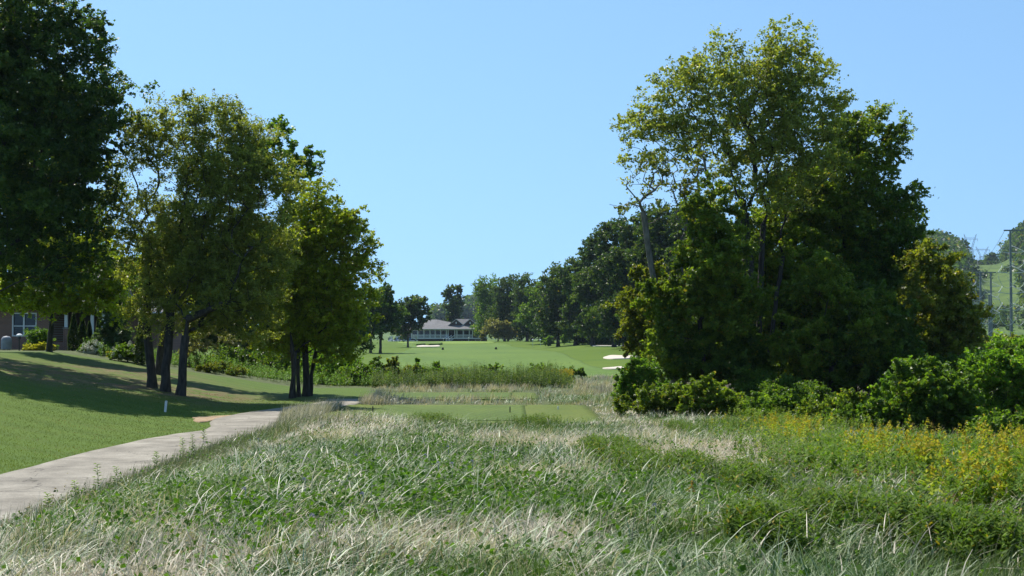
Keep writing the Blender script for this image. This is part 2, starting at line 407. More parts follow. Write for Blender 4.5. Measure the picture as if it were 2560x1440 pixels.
# cart path: one draped slab with a real edge
PATHM = None
def path_material():
    m, n, l = new_mat('path_concrete')
    o = n.new('ShaderNodeOutputMaterial'); p = n.new('ShaderNodeBsdfPrincipled'); p.inputs['Roughness'].default_value = 0.9
    p.inputs['Specular IOR Level'].default_value = 0.2
    tc = n.new('ShaderNodeTexCoord')
    a = n.new('ShaderNodeTexNoise'); a.inputs['Scale'].default_value = 0.7; a.inputs['Detail'].default_value = 7; a.inputs['Roughness'].default_value = 0.65
    b = n.new('ShaderNodeTexNoise'); b.inputs['Scale'].default_value = 30; b.inputs['Detail'].default_value = 4
    l.new(tc.outputs['Object'], a.inputs['Vector']); l.new(tc.outputs['Object'], b.inputs['Vector'])
    r = n.new('ShaderNodeValToRGB'); r.color_ramp.elements[0].position = .35; r.color_ramp.elements[1].position = .68
    r.color_ramp.elements[0].color = (0.235, 0.21, 0.168, 1); r.color_ramp.elements[1].color = (0.345, 0.312, 0.255, 1)
    l.new(a.outputs['Fac'], r.inputs[0])
    mr = n.new('ShaderNodeMapRange'); mr.inputs[1].default_value = .3; mr.inputs[2].default_value = .7; mr.inputs[3].default_value = .82; mr.inputs[4].default_value = 1.16
    l.new(b.outputs['Fac'], mr.inputs[0])
    mx = n.new('ShaderNodeMix'); mx.data_type = 'RGBA'; mx.blend_type = 'MULTIPLY'; mx.inputs[0].default_value = 1
    l.new(r.outputs[0], mx.inputs[6]); l.new(mr.outputs[0], mx.inputs[7])
    # thin wandering cracks
    v = n.new('ShaderNodeTexVoronoi'); v.feature = 'DISTANCE_TO_EDGE'; v.inputs['Scale'].default_value = 0.28
    dn = n.new('ShaderNodeTexNoise'); dn.inputs['Scale'].default_value = 1.5; dn.inputs['Detail'].default_value = 5
    l.new(tc.outputs['Object'], dn.inputs['Vector'])
    av = n.new('ShaderNodeVectorMath'); av.operation = 'MULTIPLY_ADD'; av.inputs[1].default_value = (.9, .9, .9); l.new(dn.outputs['Color'], av.inputs[0]); l.new(tc.outputs['Object'], av.inputs[2])
    l.new(av.outputs[0], v.inputs['Vector'])
    cr = n.new('ShaderNodeMapRange'); cr.inputs[1].default_value = 0.001; cr.inputs[2].default_value = 0.006; cr.inputs[3].default_value = 0.45; cr.inputs[4].default_value = 1; l.new(v.outputs[0], cr.inputs[0])
    m2 = n.new('ShaderNodeMix'); m2.data_type = 'RGBA'; m2.blend_type = 'MULTIPLY'; m2.inputs[0].default_value = 1
    l.new(mx.outputs[2], m2.inputs[6]); l.new(cr.outputs[0], m2.inputs[7])
    # tooled joints across the slab and stains
    sx = n.new('ShaderNodeSeparateXYZ'); l.new(tc.outputs['Object'], sx.inputs[0])
    j1 = n.new('ShaderNodeMath'); j1.operation = 'MULTIPLY_ADD'; j1.inputs[1].default_value = 1 / 4.3; j1.inputs[2].default_value = .2; l.new(sx.outputs['Y'], j1.inputs[0])
    j2 = n.new('ShaderNodeMath'); j2.operation = 'PINGPONG'; j2.inputs[1].default_value = .5; l.new(j1.outputs[0], j2.inputs[0])
    j3 = n.new('ShaderNodeMapRange'); j3.inputs[1].default_value = .003; j3.inputs[2].default_value = .009; j3.inputs[3].default_value = .4; j3.inputs[4].default_value = 1; l.new(j2.outputs[0], j3.inputs[0])
    m4 = n.new('ShaderNodeMix'); m4.data_type = 'RGBA'; m4.blend_type = 'MULTIPLY'; m4.inputs[0].default_value = 1
    l.new(m2.outputs[2], m4.inputs[6]); l.new(j3.outputs[0], m4.inputs[7])
    st = n.new('ShaderNodeTexNoise'); st.inputs['Scale'].default_value = .35; st.inputs['Detail'].default_value = 8; st.inputs['Roughness'].default_value = .75; l.new(tc.outputs['Object'], st.inputs['Vector'])
    sr = n.new('ShaderNodeMapRange'); sr.inputs[1].default_value = .4; sr.inputs[2].default_value = .62; sr.inputs[3].default_value = .78; sr.inputs[4].default_value = 1.05; l.new(st.outputs['Fac'], sr.inputs[0])
    m5 = n.new('ShaderNodeMix'); m5.data_type = 'RGBA'; m5.blend_type = 'MULTIPLY'; m5.inputs[0].default_value = 1
    l.new(m4.outputs[2], m5.inputs[6]); l.new(sr.outputs[0], m5.inputs[7])
    l.new(m5.outputs[2], p.inputs['Base Color'])
    bp = n.new('ShaderNodeBump'); bp.inputs['Strength'].default_value = .3; bp.inputs['Distance'].default_value = .01; l.new(b.outputs['Fac'], bp.inputs['Height']); l.new(bp.outputs[0], p.inputs['Normal'])
    l.new(p.outputs[0], o.inputs[0]); return m
ys = np.linspace(-5, 62, 240); K = 9
L_ = path_l(ys) + 0.06 * (vnoise(ys / 1.3, ys * 0, 2) - .5); R_ = path_r(ys) + 0.08 * (vnoise(ys / 1.1, ys * 0 + 5, 2) - .5)
PX = L_[:, None] + (R_ - L_)[:, None] * np.linspace(0, 1, K)[None]
PY = np.repeat(ys[:, None], K, 1); PZ = Z(PX, PY) + 0.045 + 0.01 * (1 - (np.linspace(-1, 1, K) ** 2))[None]
PX = np.concatenate([PX[:, :1], PX, PX[:, -1:]], 1); PY = np.concatenate([PY[:, :1], PY, PY[:, -1:]], 1)
PZ = np.concatenate([PZ[:, :1] - .12, PZ, PZ[:, -1:] - .12], 1); K += 2
ii = (np.arange(239)[:, None] * K + np.arange(K - 1)[None]).ravel()
cp = link('cart_path', np_mesh('cart_path', np.stack([PX, PY, PZ], -1).reshape(-1, 3), np.stack([ii, ii + 1, ii + K + 1, ii + K], -1), path_material()))
tag(cp, kind='structure')
CLAY = mat('orange_clay', (0.26, 0.17, 0.09), (0.40, 0.29, 0.18), 6, 0.95)
g = G(536, 1046); o, _ = sheet('bare_clay', [(g[0] + a, g[1] + b) for a, b in [(-.35, -1.6), (.15, -2.4), (.3, 0), (.35, 1.5), (.05, 1.3), (-.35, .9), (-.75, .1), (-.5, -.6)]], 0.025, CLAY, 5, 50)
tag(o, kind='structure')
# ---------------------------------------------------------------- leaves and trees
def unit(v): return v / np.maximum(np.linalg.norm(v, axis=-1, keepdims=True), 1e-9)

DENS = 1.6
PAL = {  # albedo of single leaves: dark, mid, light, share of yellowed leaves
    'deep':   ((0.032, 0.063, 0.015), (0.065, 0.119, 0.023), (0.131, 0.182, 0.033), 0.01),
    'mid':    ((0.062, 0.116, 0.015), (0.115, 0.206, 0.023), (0.204, 0.297, 0.034), 0.02),
    'olive':  ((0.098, 0.129, 0.017), (0.185, 0.223, 0.025), (0.310, 0.330, 0.040), 0.07),
    'bright': ((0.072, 0.147, 0.013), (0.138, 0.266, 0.021), (0.246, 0.385, 0.038), 0.03),
    'yellow': ((0.155, 0.206, 0.016), (0.289, 0.361, 0.023), (0.464, 0.495, 0.040), 0.08),
    'leafy':  ((0.079, 0.127, 0.014), (0.152, 0.224, 0.022), (0.256, 0.330, 0.036), 0.05),
    'weed':   ((0.04, 0.075, 0.018), (0.075, 0.13, 0.028), (0.12, 0.19, 0.04), 0.02),
    'herb':   ((0.055, 0.11, 0.012), (0.115, 0.20, 0.019), (0.20, 0.28, 0.034), 0.04),
    'feather': ((0.144, 0.181, 0.036), (0.256, 0.294, 0.054), (0.388, 0.419, 0.090), 0.05),
    'blue':   ((0.051, 0.087, 0.038), (0.087, 0.140, 0.057), (0.145, 0.203, 0.085), 0.0),
    'grey':   ((0.145, 0.154, 0.067), (0.232, 0.224, 0.095), (0.319, 0.294, 0.133), 0.03),
    'thuja':  ((0.029, 0.053, 0.011), (0.051, 0.084, 0.017), (0.087, 0.126, 0.027), 0.0),
    'gold':   ((0.290, 0.308, 0.028), (0.522, 0.504, 0.048), (0.725, 0.644, 0.076), 0.2),
    'vine':   ((0.043, 0.077, 0.013), (0.087, 0.140, 0.019), (0.145, 0.210, 0.028), 0.02),
}
def leaf_colors(n, pal, base=None):
    a, b, c_, yl = PAL[pal]; a, b, c_ = map(np.array, (a, b, c_))
    t = rng.beta(2.2, 2.2, n) if base is None else np.clip(base + rng.normal(0, 0.22, n), 0, 1)
    t = t[:, None]
    col = np.where(t < .5, a + (b - a) * t * 2, b + (c_ - b) * (t - .5) * 2)
    y = rng.random(n) < yl
    col[y] = np.array([0.34, 0.27, 0.04]) * rng.uniform(.6, 1.2, (y.sum(), 1))
    return col

def leaf_quads(P, size, up=0.5, aspect=0.62, fold=True):
    """one folded leaf (two triangles on a midrib) per point"""
    n = len(P)
    d = unit(rng.normal(0, 1, (n, 3)) * [1, 1, 0.7] + [0, 0, -0.25])
    nn = unit(rng.normal(0, 1, (n, 3)) + [0, 0, up])
    s = unit(np.cross(d, nn)); nn = np.cross(s, d)
    L = size * rng.uniform(0.65, 1.35, (n, 1)); W = L * aspect * 0.5
    a = P - d * L * 0.5; b = P + d * L * 0.5
    m = P - d * L * 0.05 + nn * L * (0.12 if fold else 0)
    v = np.stack([a, m + s * W, b, m - s * W], 1).reshape(-1, 3)
    k = np.arange(n)[:, None] * 4
    return v, k + np.array([[0, 1, 2, 3]])

def skeleton(base, top, targets, R0, rtip=0.012, bf=0.42, extra=None, wob=0.09, seg=0.55, lift=0.10):
    """grow limbs from a trunk polyline to every target; returns nodes, parent, radius"""
    tl = np.linalg.norm(np.array(top) - np.array(base)); k = max(3, int(tl / seg))
    nodes = []; par = []; plen = []
    off = np.zeros(3)
    for i in range(k + 1):
        t = i / k; off = off + rng.normal(0, wob * 0.35, 3) * [1, 1, 0] * (i > 0)
        nodes.append(np.array(base) + (np.array(top) - np.array(base)) * t + off * min(1, i / 2)); par.append(i - 1)
        plen.append(0.0 if i == 0 else plen[-1] + tl / k)
    ntr = k + 1
    N = np.array(nodes); PL = np.array(plen)
    start = max(1, int(ntr * 0.45))
    order = np.argsort(np.linalg.norm(targets - N[-1], axis=1))
    cap = len(N) + len(targets) * 40
    buf = np.zeros((cap, 3)); buf[:len(N)] = N; pl = np.zeros(cap); pl[:len(N)] = PL; cnt = len(N)
    parent = list(par); tips = []
    for ti in order:
        p = targets[ti]; B = buf[start:cnt]
        dv = p - B; dist = np.linalg.norm(dv, axis=1)
        cost = dist + bf * pl[start:cnt] + np.maximum(0, -dv[:, 2]) * 0.9
        j = start + int(np.argmin(cost)); D = np.linalg.norm(p - buf[j])
        m = max(1, int(math.ceil(D / seg))); m = min(m, 38); last = j
        pr = rng.normal(0, wob * D * 0.5, 3)
        for q in range(1, m + 1):
            t = q / m
            pt = buf[j] + (p - buf[j]) * t + pr * math.sin(math.pi * t) + rng.normal(0, wob * seg * .5, 3) * (q < m)
            pt[2] += lift * D * math.sin(math.pi * t) * 0.6
            buf[cnt] = pt; pl[cnt] = pl[last] + D / m; parent.append(last); last = cnt; cnt += 1
        tips.append(last)
    N = buf[:cnt]; parent = np.array(parent)
    w_ = np.zeros(cnt); w_[tips] = 1
    for i in range(cnt - 1, 0, -1): w_[parent[i]] += w_[i]
    w_ = np.maximum(w_, 1)
    ex = math.log(max(R0 / rtip, 1.5)) / math.log(max(w_[0], 3))
    rad = rtip * w_ ** (ex * 1.0); rad = np.where(np.arange(cnt) < ntr, rad, rad * .5)
    h = N[:, 2] - base[2]
    tr = np.arange(cnt) < ntr
    rad = np.where(tr, rad * (1 + 0.55 * np.exp(-np.maximum(h, 0) / (R0 * 1.6 + .05))), rad)
    return N, parent, rad

def tubes(N, parent, rad, rmin=0.0):
    vs = []; fs = []; base = 0
    ch = np.arange(1, len(N)); pa = parent[1:]
    ok = pa >= 0; ch, pa = ch[ok], pa[ok]
    dr = np.zeros_like(N); dr[ch] = unit(N[ch] - N[pa]); dr[0] = dr[1]
    r1 = rad[ch]; r0 = np.minimum(rad[pa], np.where(np.isin(pa, np.arange(0)), 0, r1 * 1.35 + 0.004))
    for lo, hi, k in ((rmin, 0.022, 3), (0.022, 0.07, 5), (0.07, 9, 10)):
        m = (r1 >= lo) & (r1 < hi)
        if not m.any(): continue
        c_, p_ = ch[m], pa[m]
        def ring(ix, d, r):
            ref = np.where(np.abs(d[:, 2:3]) > 0.9, [[1., 0, 0]], [[0, 0, 1.]])
            a = unit(np.cross(d, ref)); b = np.cross(d, a)
            t = np.linspace(0, 2 * np.pi, k, endpoint=False)
            return N[ix][:, None] + (a[:, None] * np.cos(t)[None, :, None] + b[:, None] * np.sin(t)[None, :, None]) * r[:, None, None]
        same = (np.einsum('ij,ij->i', dr[p_], dr[c_]) > 0.6)[:, None]
        d0 = np.where(same, dr[p_], dr[c_])
        v = np.concatenate([ring(p_, d0, r0[m]), ring(c_, dr[c_], r1[m])], 1)
        n = len(c_); q = np.arange(n)[:, None, None] * 2 * k; e = np.arange(k)
        f = np.stack([e, (e + 1) % k, k + (e + 1) % k, k + e], -1)[None] + q
        vs.append(v.reshape(-1, 3)); fs.append(f.reshape(-1, 4) + base); base += n * 2 * k
    return np.concatenate(vs), np.concatenate(fs)

def blob_points(blobs, spacing, shell=0.45):
    """cluster centres spread through ellipsoids ((cx,cy,cz),(rx,ry,rz), density)"""
    out = []
    for c_, r_, dn in blobs:
        vol = 4.19 * r_[0] * r_[1] * r_[2]; n = max(4, int(dn * vol / spacing ** 3))
        d = unit(rng.normal(0, 1, (n, 3))); rr = rng.random((n, 1)) ** (1 / 3 * shell)
        # lumpy outline
        lump = 1 + 0.16 * np.sin(d[:, :1] * 5 + c_[0]) * np.cos(d[:, 2:] * 6 + c_[1]) + 0.10 * rng.normal(0, 1, (n, 1))
        out.append(np.array(c_) + d * rr * np.array(r_) * lump)
    return np.concatenate(out)

def px_blobs(lst, d, dr=0.9, dd=0.0):
    """(px,py,rx,ry[,density[,distance offset]]) -> world ellipsoids at distance d"""
    o = []
    for b in lst:
        px, py, rx, ry = b[:4]; dn = b[4] if len(b) > 4 else 1.0; off = b[5] if len(b) > 5 else rng.uniform(-.4, .4) * rx * d / F * 0.6
        D = d + dd + off
        o.append((at(px, py, D), (rx * D / F, rx * D / F * dr, ry * D / F), dn))
    return o

def tree(name, label, cat, base, blobs, pal='mid', leaves=40000, size=0.13, R0=0.2, top=None, spacing=0.75, cr=0.42,
         bark=None, group=None, stems=None, shell=0.85, floor=None, rmin=0.006, bf=0.42, trunk_name='trunk', crown_name='crown',
         up=0.5, cap=900, twig_only=0.0, vine=None, kindlift=0.10, aspect=0.62, rtip=0.012):
    base = np.array(base, float)
    cl = blob_points(blobs, spacing * .78, shell); cap = int(cap * 1.9)
    if floor is not None: cl[:, 2] = np.maximum(cl[:, 2], floor + rng.uniform(0, .3, len(cl)))
    if len(cl) > cap: cl = cl[rng.choice(len(cl), cap, replace=False)]
    root = empty(name, base, label, cat, group)
    stems = stems or [(base, top if top is not None else base + [0, 0, 0.25 * (cl[:, 2].max() - base[2])], R0)]
    # share the clusters out between the stems
    tops = np.array([s_[1] for s_ in stems], float)
    dist = np.linalg.norm((cl[:, None] - tops[None]) * [1, 1, 0.35], axis=2); own = dist.argmin(1)
    tv = []; tf = []; nb = 0
    for si, (b0, t0, r0) in enumerate(stems):
        tg = cl[own == si]
        if len(tg) < 3: tg = np.array(t0) + rng.normal(0, .5, (4, 3))
        N, pa, rad = skeleton(np.array(b0, float) - [0, 0, .12], np.array(t0, float), tg, r0, bf=bf, lift=kindlift, rtip=rtip)
        v, f = tubes(N, pa, rad, rmin); tv.append(v); tf.append(f + nb); nb += len(v)
    link(trunk_name, np_mesh(trunk_name, np.concatenate(tv) - base, np.concatenate(tf), bark or BARK, smooth=True), root)
    keep = cl[rng.random(len(cl)) >= twig_only]
    per = np.maximum(4, (leaves * DENS / len(keep) * rng.lognormal(0, 0.45, len(keep))).astype(int))
    idx = np.repeat(np.arange(len(keep)), per)
    csz = cr * rng.uniform(0.6, 1.25, len(keep))
    # leaves sit on twigs: a few rays out of every cluster centre
    ntw = 6
    tw = unit(rng.normal(0, 1, (len(keep), ntw, 3)) * [1, 1, 0.6] + [0, 0, .12])
    dirs = tw[idx, rng.integers(0, ntw, len(idx))]
    t = rng.random((len(idx), 1)) ** 0.6
    P = keep[idx] + dirs * t * csz[idx][:, None] * 1.45 + rng.normal(0, 1, (len(idx), 3)) * (csz[idx] * 0.13)[:, None]
    if floor is not None: P[:, 2] = np.maximum(P[:, 2], floor + .02)
    lv, lf = leaf_quads(P, size * 1.15, up, aspect)
    bt = np.clip(0.5 + rng.normal(0, 0.2, len(keep)), 0, 1)[idx]
    col = leaf_colors(len(P), pal, bt)
    link(crown_name, np_mesh(crown_name, lv - base, lf, LEAF, np.repeat(col, 4, 0)), root)
    return root

def copy_tree(o, loc, rz, sc, label=None, group=None):
    r = o.copy(); COL.objects.link(r); r.location = tuple(float(v) for v in loc); r.rotation_euler = (0, 0, rz); r.scale = sc
    if label: r['label'] = label
    if group: r['group'] = group
    for ch in list(o.children):
        c_ = ch.copy(); COL.objects.link(c_); c_.parent = r
    return r

# ================================================================ right-hand thicket
T = 'trees and shrubs of the thicket right of the rough'
b = on(1880, 64); b[2] = at(1880, 1000, 64)[2]
# the tall open tree
def L3(px, py, d=64): return at(px, py, d)
tall = px_blobs([
    (1960, 105, 72, 58, .9), (1990, 190, 95, 80, .9), (1890, 190, 90, 75, .85), (1790, 115, 50, 48, .6), (1700, 195, 66, 55, .85), (1760, 180, 70, 60, .7),
    (1800, 240, 100, 80, .75), (1660, 285, 80, 70, .85), (1590, 320, 60, 52, .85), (1720, 340, 100, 65, .7), (2010, 300, 100, 85, .8), (1930, 290, 90, 80, .7),
    (1850, 470, 90, 50, .45), (1960, 480, 90, 60, .6), (1870, 340, 100, 80, .6), (2085, 260, 50, 70, .6), (1620, 395, 75, 26, .45), (1570, 400, 44, 26, .45), (1940, 400, 110, 60, .7), (1810, 420, 80, 45, .5), (2060, 400, 80, 60, .8), (1600, 460, 60, 20, .3)], 64, 0.95)
tree('deciduous_tree', 'tallest open-crowned tree rising above the thicket, limbs showing through its leaves', 'tree', b, tall, 'feather', 46000, 0.11, 0.42,
     shell=1.0, spacing=0.58, cr=0.30, group=T, rmin=0.007, cap=1300, bf=0.30, kindlift=0.05,
     stems=[(b, L3(1868, 500), .26), (b + [.2, .25, 0], L3(1915, 560, 64.5), .13), (b + [-.2, -.1, 0], L3(1815, 620, 63.6), .11), (b + [.3, .1, 0], L3(1960, 640, 65), .10)])
# dead / ivy-clad leaning tree on its left
b = on(1700, 62)
tree('bare_tree', 'half-dead pale-barked tree with bare forked limbs left of the tallest tree', 'tree', b,
     px_blobs([(1600, 470, 50, 50, 1.6), (1690, 440, 60, 60, 2.2), (1745, 430, 36, 80, 2.4), (1560, 520, 44, 16, 1.2), (1640, 420, 50, 40, 1.5), (1700, 520, 40, 60, 1.5)], 61),
     'olive', 1500, 0.11, .17, spacing=0.75, cr=.3, bark=BARKP, group=T, rmin=0.006, twig_only=.72, bf=.2, rtip=.024, kindlift=0.02,
     stems=[(b, at(1693, 600, 62), .16), (b + [-.1, .1, 0], at(1600, 530, 61.5), .13), (b + [.15, .1, 0], at(1735, 540, 62.2), .12)])
def rt(label, px, d, basey, blobs, pal, leaves=30000, size=.13, R0=.16, spacing=.8, cr=.45, name='deciduous_tree', cat='tree', trunk=None, **k):
    b = on(px, d)
    tp = at(trunk[0], trunk[1], d) if trunk else None
    return tree(name, label, cat, b, px_blobs(blobs, d), pal, leaves, size, R0, top=tp, spacing=spacing, cr=cr, group=T, floor=None, **k)
rt('broad dark tree filling the right shoulder of the thicket', 2110, 68, 1010, [(2150, 340, 100, 75), (2100, 440, 110, 90), (2190, 440, 60, 55, .8), (2220, 380, 38, 50, .7), (2050, 540, 120, 90), (2180, 560, 110, 90), (2130, 680, 140, 100)], 'leafy', 62000, trunk=(2100, 780), R0=.24, cap=800)
rt('tree with an upswept leafy branch at the right edge of the thicket', 2240, 66, 1000, [(2250, 520, 50, 55, .9), (2290, 480, 24, 20, .7), (2230, 640, 90, 90), (2180, 760, 130, 110), (2290, 700, 60, 80)], 'mid', 36000, trunk=(2220, 800))
rt('yellow-green tree in front of the tallest trunk', 1760, 59, 970, [(1745, 560, 55, 60, 1), (1790, 520, 45, 75, .9), (1800, 640, 80, 80), (1740, 700, 85, 90), (1830, 760, 90, 90), (1690, 780, 70, 80, .9), (1640, 720, 40, 50, .6), (1660, 860, 60, 60, .8)], 'leafy', 48000, .12, trunk=(1750, 800), R0=.12)
rt('olive young tree at the left edge of the thicket', 1610, 66, 930, [(1610, 700, 55, 60, .8), (1600, 780, 65, 60, .8), (1650, 860, 60, 70, .9), (1590, 850, 40, 40, .6)], 'olive', 20000, .13, R0=.08, trunk=(1620, 880))
rt('dark tree in the middle of the thicket', 1960, 67, 1000, [(1950, 620, 120, 110), (1900, 780, 120, 110), (2040, 760, 120, 110), (2000, 480, 95, 60, .7)], 'leafy', 50000, .14, trunk=(1960, 800), R0=.2)
rt('sunlit small-leaved tree in the heart of the thicket', 2080, 59, 1000, [(2050, 680, 70, 70, .7), (2120, 780, 80, 80, .7), (1980, 860, 70, 70, .7), (2180, 860, 70, 60, .7), (2060, 940, 80, 50, .7)], 'leafy', 30000, .11, trunk=(2080, 850), R0=.1)
rt('olive tree sloping down at the right end of the thicket', 2330, 62, 980, [(2330, 680, 60, 65), (2370, 750, 70, 75), (2300, 800, 110, 90), (2400, 830, 50, 60, .9), (2350, 900, 100, 70)], 'olive', 40000, .13, trunk=(2320, 850), R0=.13)
rt('low dark tree at the foot of the thicket beside the tallest trunk', 1780, 60, 990, [(1760, 880, 100, 70), (1850, 900, 90, 75), (1700, 930, 60, 50)], 'mid', 26000, .12, trunk=(1780, 940), R0=.08)
rt('dark tree closing the foot of the thicket on its right half', 2150, 60, 1010, [(2080, 900, 110, 90), (2200, 900, 110, 85), (2000, 950, 80, 60), (2300, 950, 80, 50), (2180, 800, 110, 70, .6)], 'mid', 44000, .13, trunk=(2140, 960), R0=.1)
rt('dark tree standing deep behind the tallest trunk', 1850, 76, 1000, [(1850, 700, 130, 120), (1980, 820, 170, 110), (1720, 860, 90, 80), (2150, 850, 140, 110)], 'deep', 40000, .17, trunk=(1850, 860), R0=.16, cr=.6, spacing=1.0)
# ivy climbing the tall trunk
b = on(1880, 63.6)
ivy = [(at(1866 + 8 * math.sin(i), 520 + i * 45, 63.75), (.42, .42, .55), 1.6) for i in range(11)]
cl = blob_points(ivy, .35, 1.0)
P = np.repeat(cl, 18, 0) + rng.normal(0, .16, (len(cl) * 18, 3)); v, f = leaf_quads(P, .11, .3)
o = link('climbing_ivy', np_mesh('climbing_ivy', v - b, f, LEAF, np.repeat(leaf_colors(len(P), 'vine'), 4, 0)), None, b); tag(o, 'dark ivy climbing the trunk of the tallest tree', 'ivy')

def shrub(label, px, d, blobs, pal, leaves=9000, size=.09, group=T, name='shrub', cat='shrub', **k):
    b = on(px, d)
    return tree(name, label, cat, b, px_blobs(blobs, d), pal, leaves, size, .035, top=b + [0, 0, .35], spacing=k.pop('spacing', .42), cr=k.pop('cr', .24),
                group=group, trunk_name='stems', crown_name='foliage', floor=b[2], cap=500, shell=.8, **k)
shrub('rounded bright green shrub at the left foot of the thicket', 1600, 54, [(1600, 935, 42, 32), (1590, 970, 48, 35), (1560, 985, 38, 22, .8)], 'bright', 15000, .075)
shrub('low leafy shrub right of the rounded bright shrub', 1690, 53, [(1680, 1000, 48, 26), (1640, 1000, 40, 22), (1720, 1010, 45, 30)], 'bright', 9000, .085)
shrub('low dark shrub under the tallest trunk', 1800, 51, [(1790, 1005, 60, 40), (1850, 1020, 60, 36), (1740, 1025, 40, 22)], 'leafy', 15000, .08)
shrub('dusky shrub at the dark foot of the thicket', 1960, 50, [(1950, 1010, 66, 40), (2030, 1005, 60, 46), (2090, 1025, 50, 36)], 'mid', 12000, .08)
shrub('leafy green shrub before the yellow-green thicket tree', 1660, 49, [(1640, 1005, 56, 26), (1700, 1000, 50, 30), (1590, 1010, 44, 20)], 'leafy', 15000, .075)
shrub('taller leafy shrub left of the tallest trunk', 1780, 48, [(1780, 985, 50, 40), (1740, 1010, 50, 30), (1820, 1020, 40, 26)], 'leafy', 16000, .08)
shrub('dark leafy shrub wedged between the thicket trunks', 1905, 57, [(1900, 965, 60, 44), (1960, 980, 50, 36)], 'mid', 14000, .09)
shrub('arching shrub right of the tallest trunk', 1930, 46, [(1900, 1020, 50, 36), (1950, 1035, 56, 34), (1990, 1010, 34, 36)], 'mid', 11000, .075)
shrub('feathery green shrub at the upper edge of the goldenrod', 2060, 44, [(2050, 1045, 66, 36), (2130, 1025, 44, 44), (2190, 1040, 40, 36)], 'leafy', 13000, .07)
shrub('large sprawling shrub with pale leaves on the far right', 2330, 40, [(2300, 960, 70, 50), (2380, 990, 90, 60), (2290, 1040, 90, 50), (2410, 1060, 90, 55)], 'mid', 34000, .095, spacing=.45)
shrub('tall shoot-topped shrub between the thicket and the pale-leaved shrub', 2230, 42, [(2250, 1000, 60, 50), (2220, 1060, 70, 40), (2290, 930, 30, 30, .7)], 'bright', 17000, .085)
shrub('sprawling green shrub at the right edge of the photo', 2500, 44, [(2480, 930, 70, 50), (2550, 935, 80, 64), (2560, 1040, 90, 60), (2470, 1020, 70, 60), (2640, 980, 80, 70)], 'bright', 30000, .09, spacing=.45)
shrub('tangled shrub in front of the right-edge shrub', 2560, 37, [(2540, 1080, 90, 42), (2480, 1095, 70, 35), (2620, 1080, 80, 60)], 'mid', 20000, .08)
shrub('low shrub behind the goldenrod on the right', 2160, 41, [(2150, 1070, 70, 30), (2100, 1060, 50, 28), (2210, 1095, 60, 26)], 'mid', 13000, .075)
shrub('distant green shrub under the power poles', 2440, 75, [(2440, 885, 60, 34), (2520, 878, 60, 30), (2380, 915, 70, 40), (2590, 885, 60, 46)], 'bright', 16000, .13, spacing=.7, cr=.4)
shrub('far olive scrub at the foot of the power line hill', 2500, 170, [(2440, 862, 50, 16), (2520, 858, 60, 18), (2600, 858, 60, 20)], 'olive', 9000, .3, spacing=1.6, cr=.8)
shrub('mid green scrub behind the pale-leaved shrub', 2450, 58, [(2420, 930, 70, 45), (2500, 920, 60, 36), (2560, 930, 70, 50), (2340, 930, 50, 40)], 'mid', 20000, .11, spacing=.55, cr=.35)

# ================================================================ left-hand trees
TL = 'trees on the left lawn'
b = on(-40, 58)
tree('deciduous_tree', 'huge dark tree filling the upper left corner', 'tree', b,
     px_blobs([(60, 40, 130, 110), (190, 90, 85, 70), (240, 150, 55, 55, .9), (40, 200, 150, 120), (180, 260, 120, 100), (-60, 120, 140, 140), (60, 400, 170, 110), (230, 350, 90, 80), (320, 210, 40, 24, .8), (285, 235, 50, 34), (-70, 420, 130, 130),
               (130, 530, 140, 90), (0, 600, 120, 80, .8), (250, 470, 60, 60, .8), (310, 300, 45, 40, .8), (230, 600, 70, 60, .8), (160, 660, 90, 50, .7), (60, 300, 170, 160, .5, 8), (180, 480, 120, 110, .5, 9), (-60, 500, 160, 130, .5, 9), (20, 640, 120, 60, .5, 5)], 58, 0.95),
     'deep', 135000, 0.13, .38, top=at(-30, 560, 58), spacing=.85, cr=.42, group=TL, cap=1300, rmin=.01)
b = on(124, 76)
tree('deciduous_tree', 'slim-trunked yellow-green tree in front of the brick house', 'tree', b,
     px_blobs([(120, 720, 110, 60, .9), (40, 740, 60, 40, .8), (220, 690, 100, 70, .9), (150, 620, 120, 70), (270, 740, 45, 36, .6), (205, 768, 70, 26, .9), (60, 752, 60, 20, .7), (300, 760, 60, 40, .8), (10, 720, 60, 50, .8)], 74),
     'yellow', 42000, .13, .14, top=at(126, 760, 76), spacing=.8, group=TL)
def stem(px, d, tx, ty, r): return (on(px, d), at(tx, ty, d), r)
b = on(412, 60)
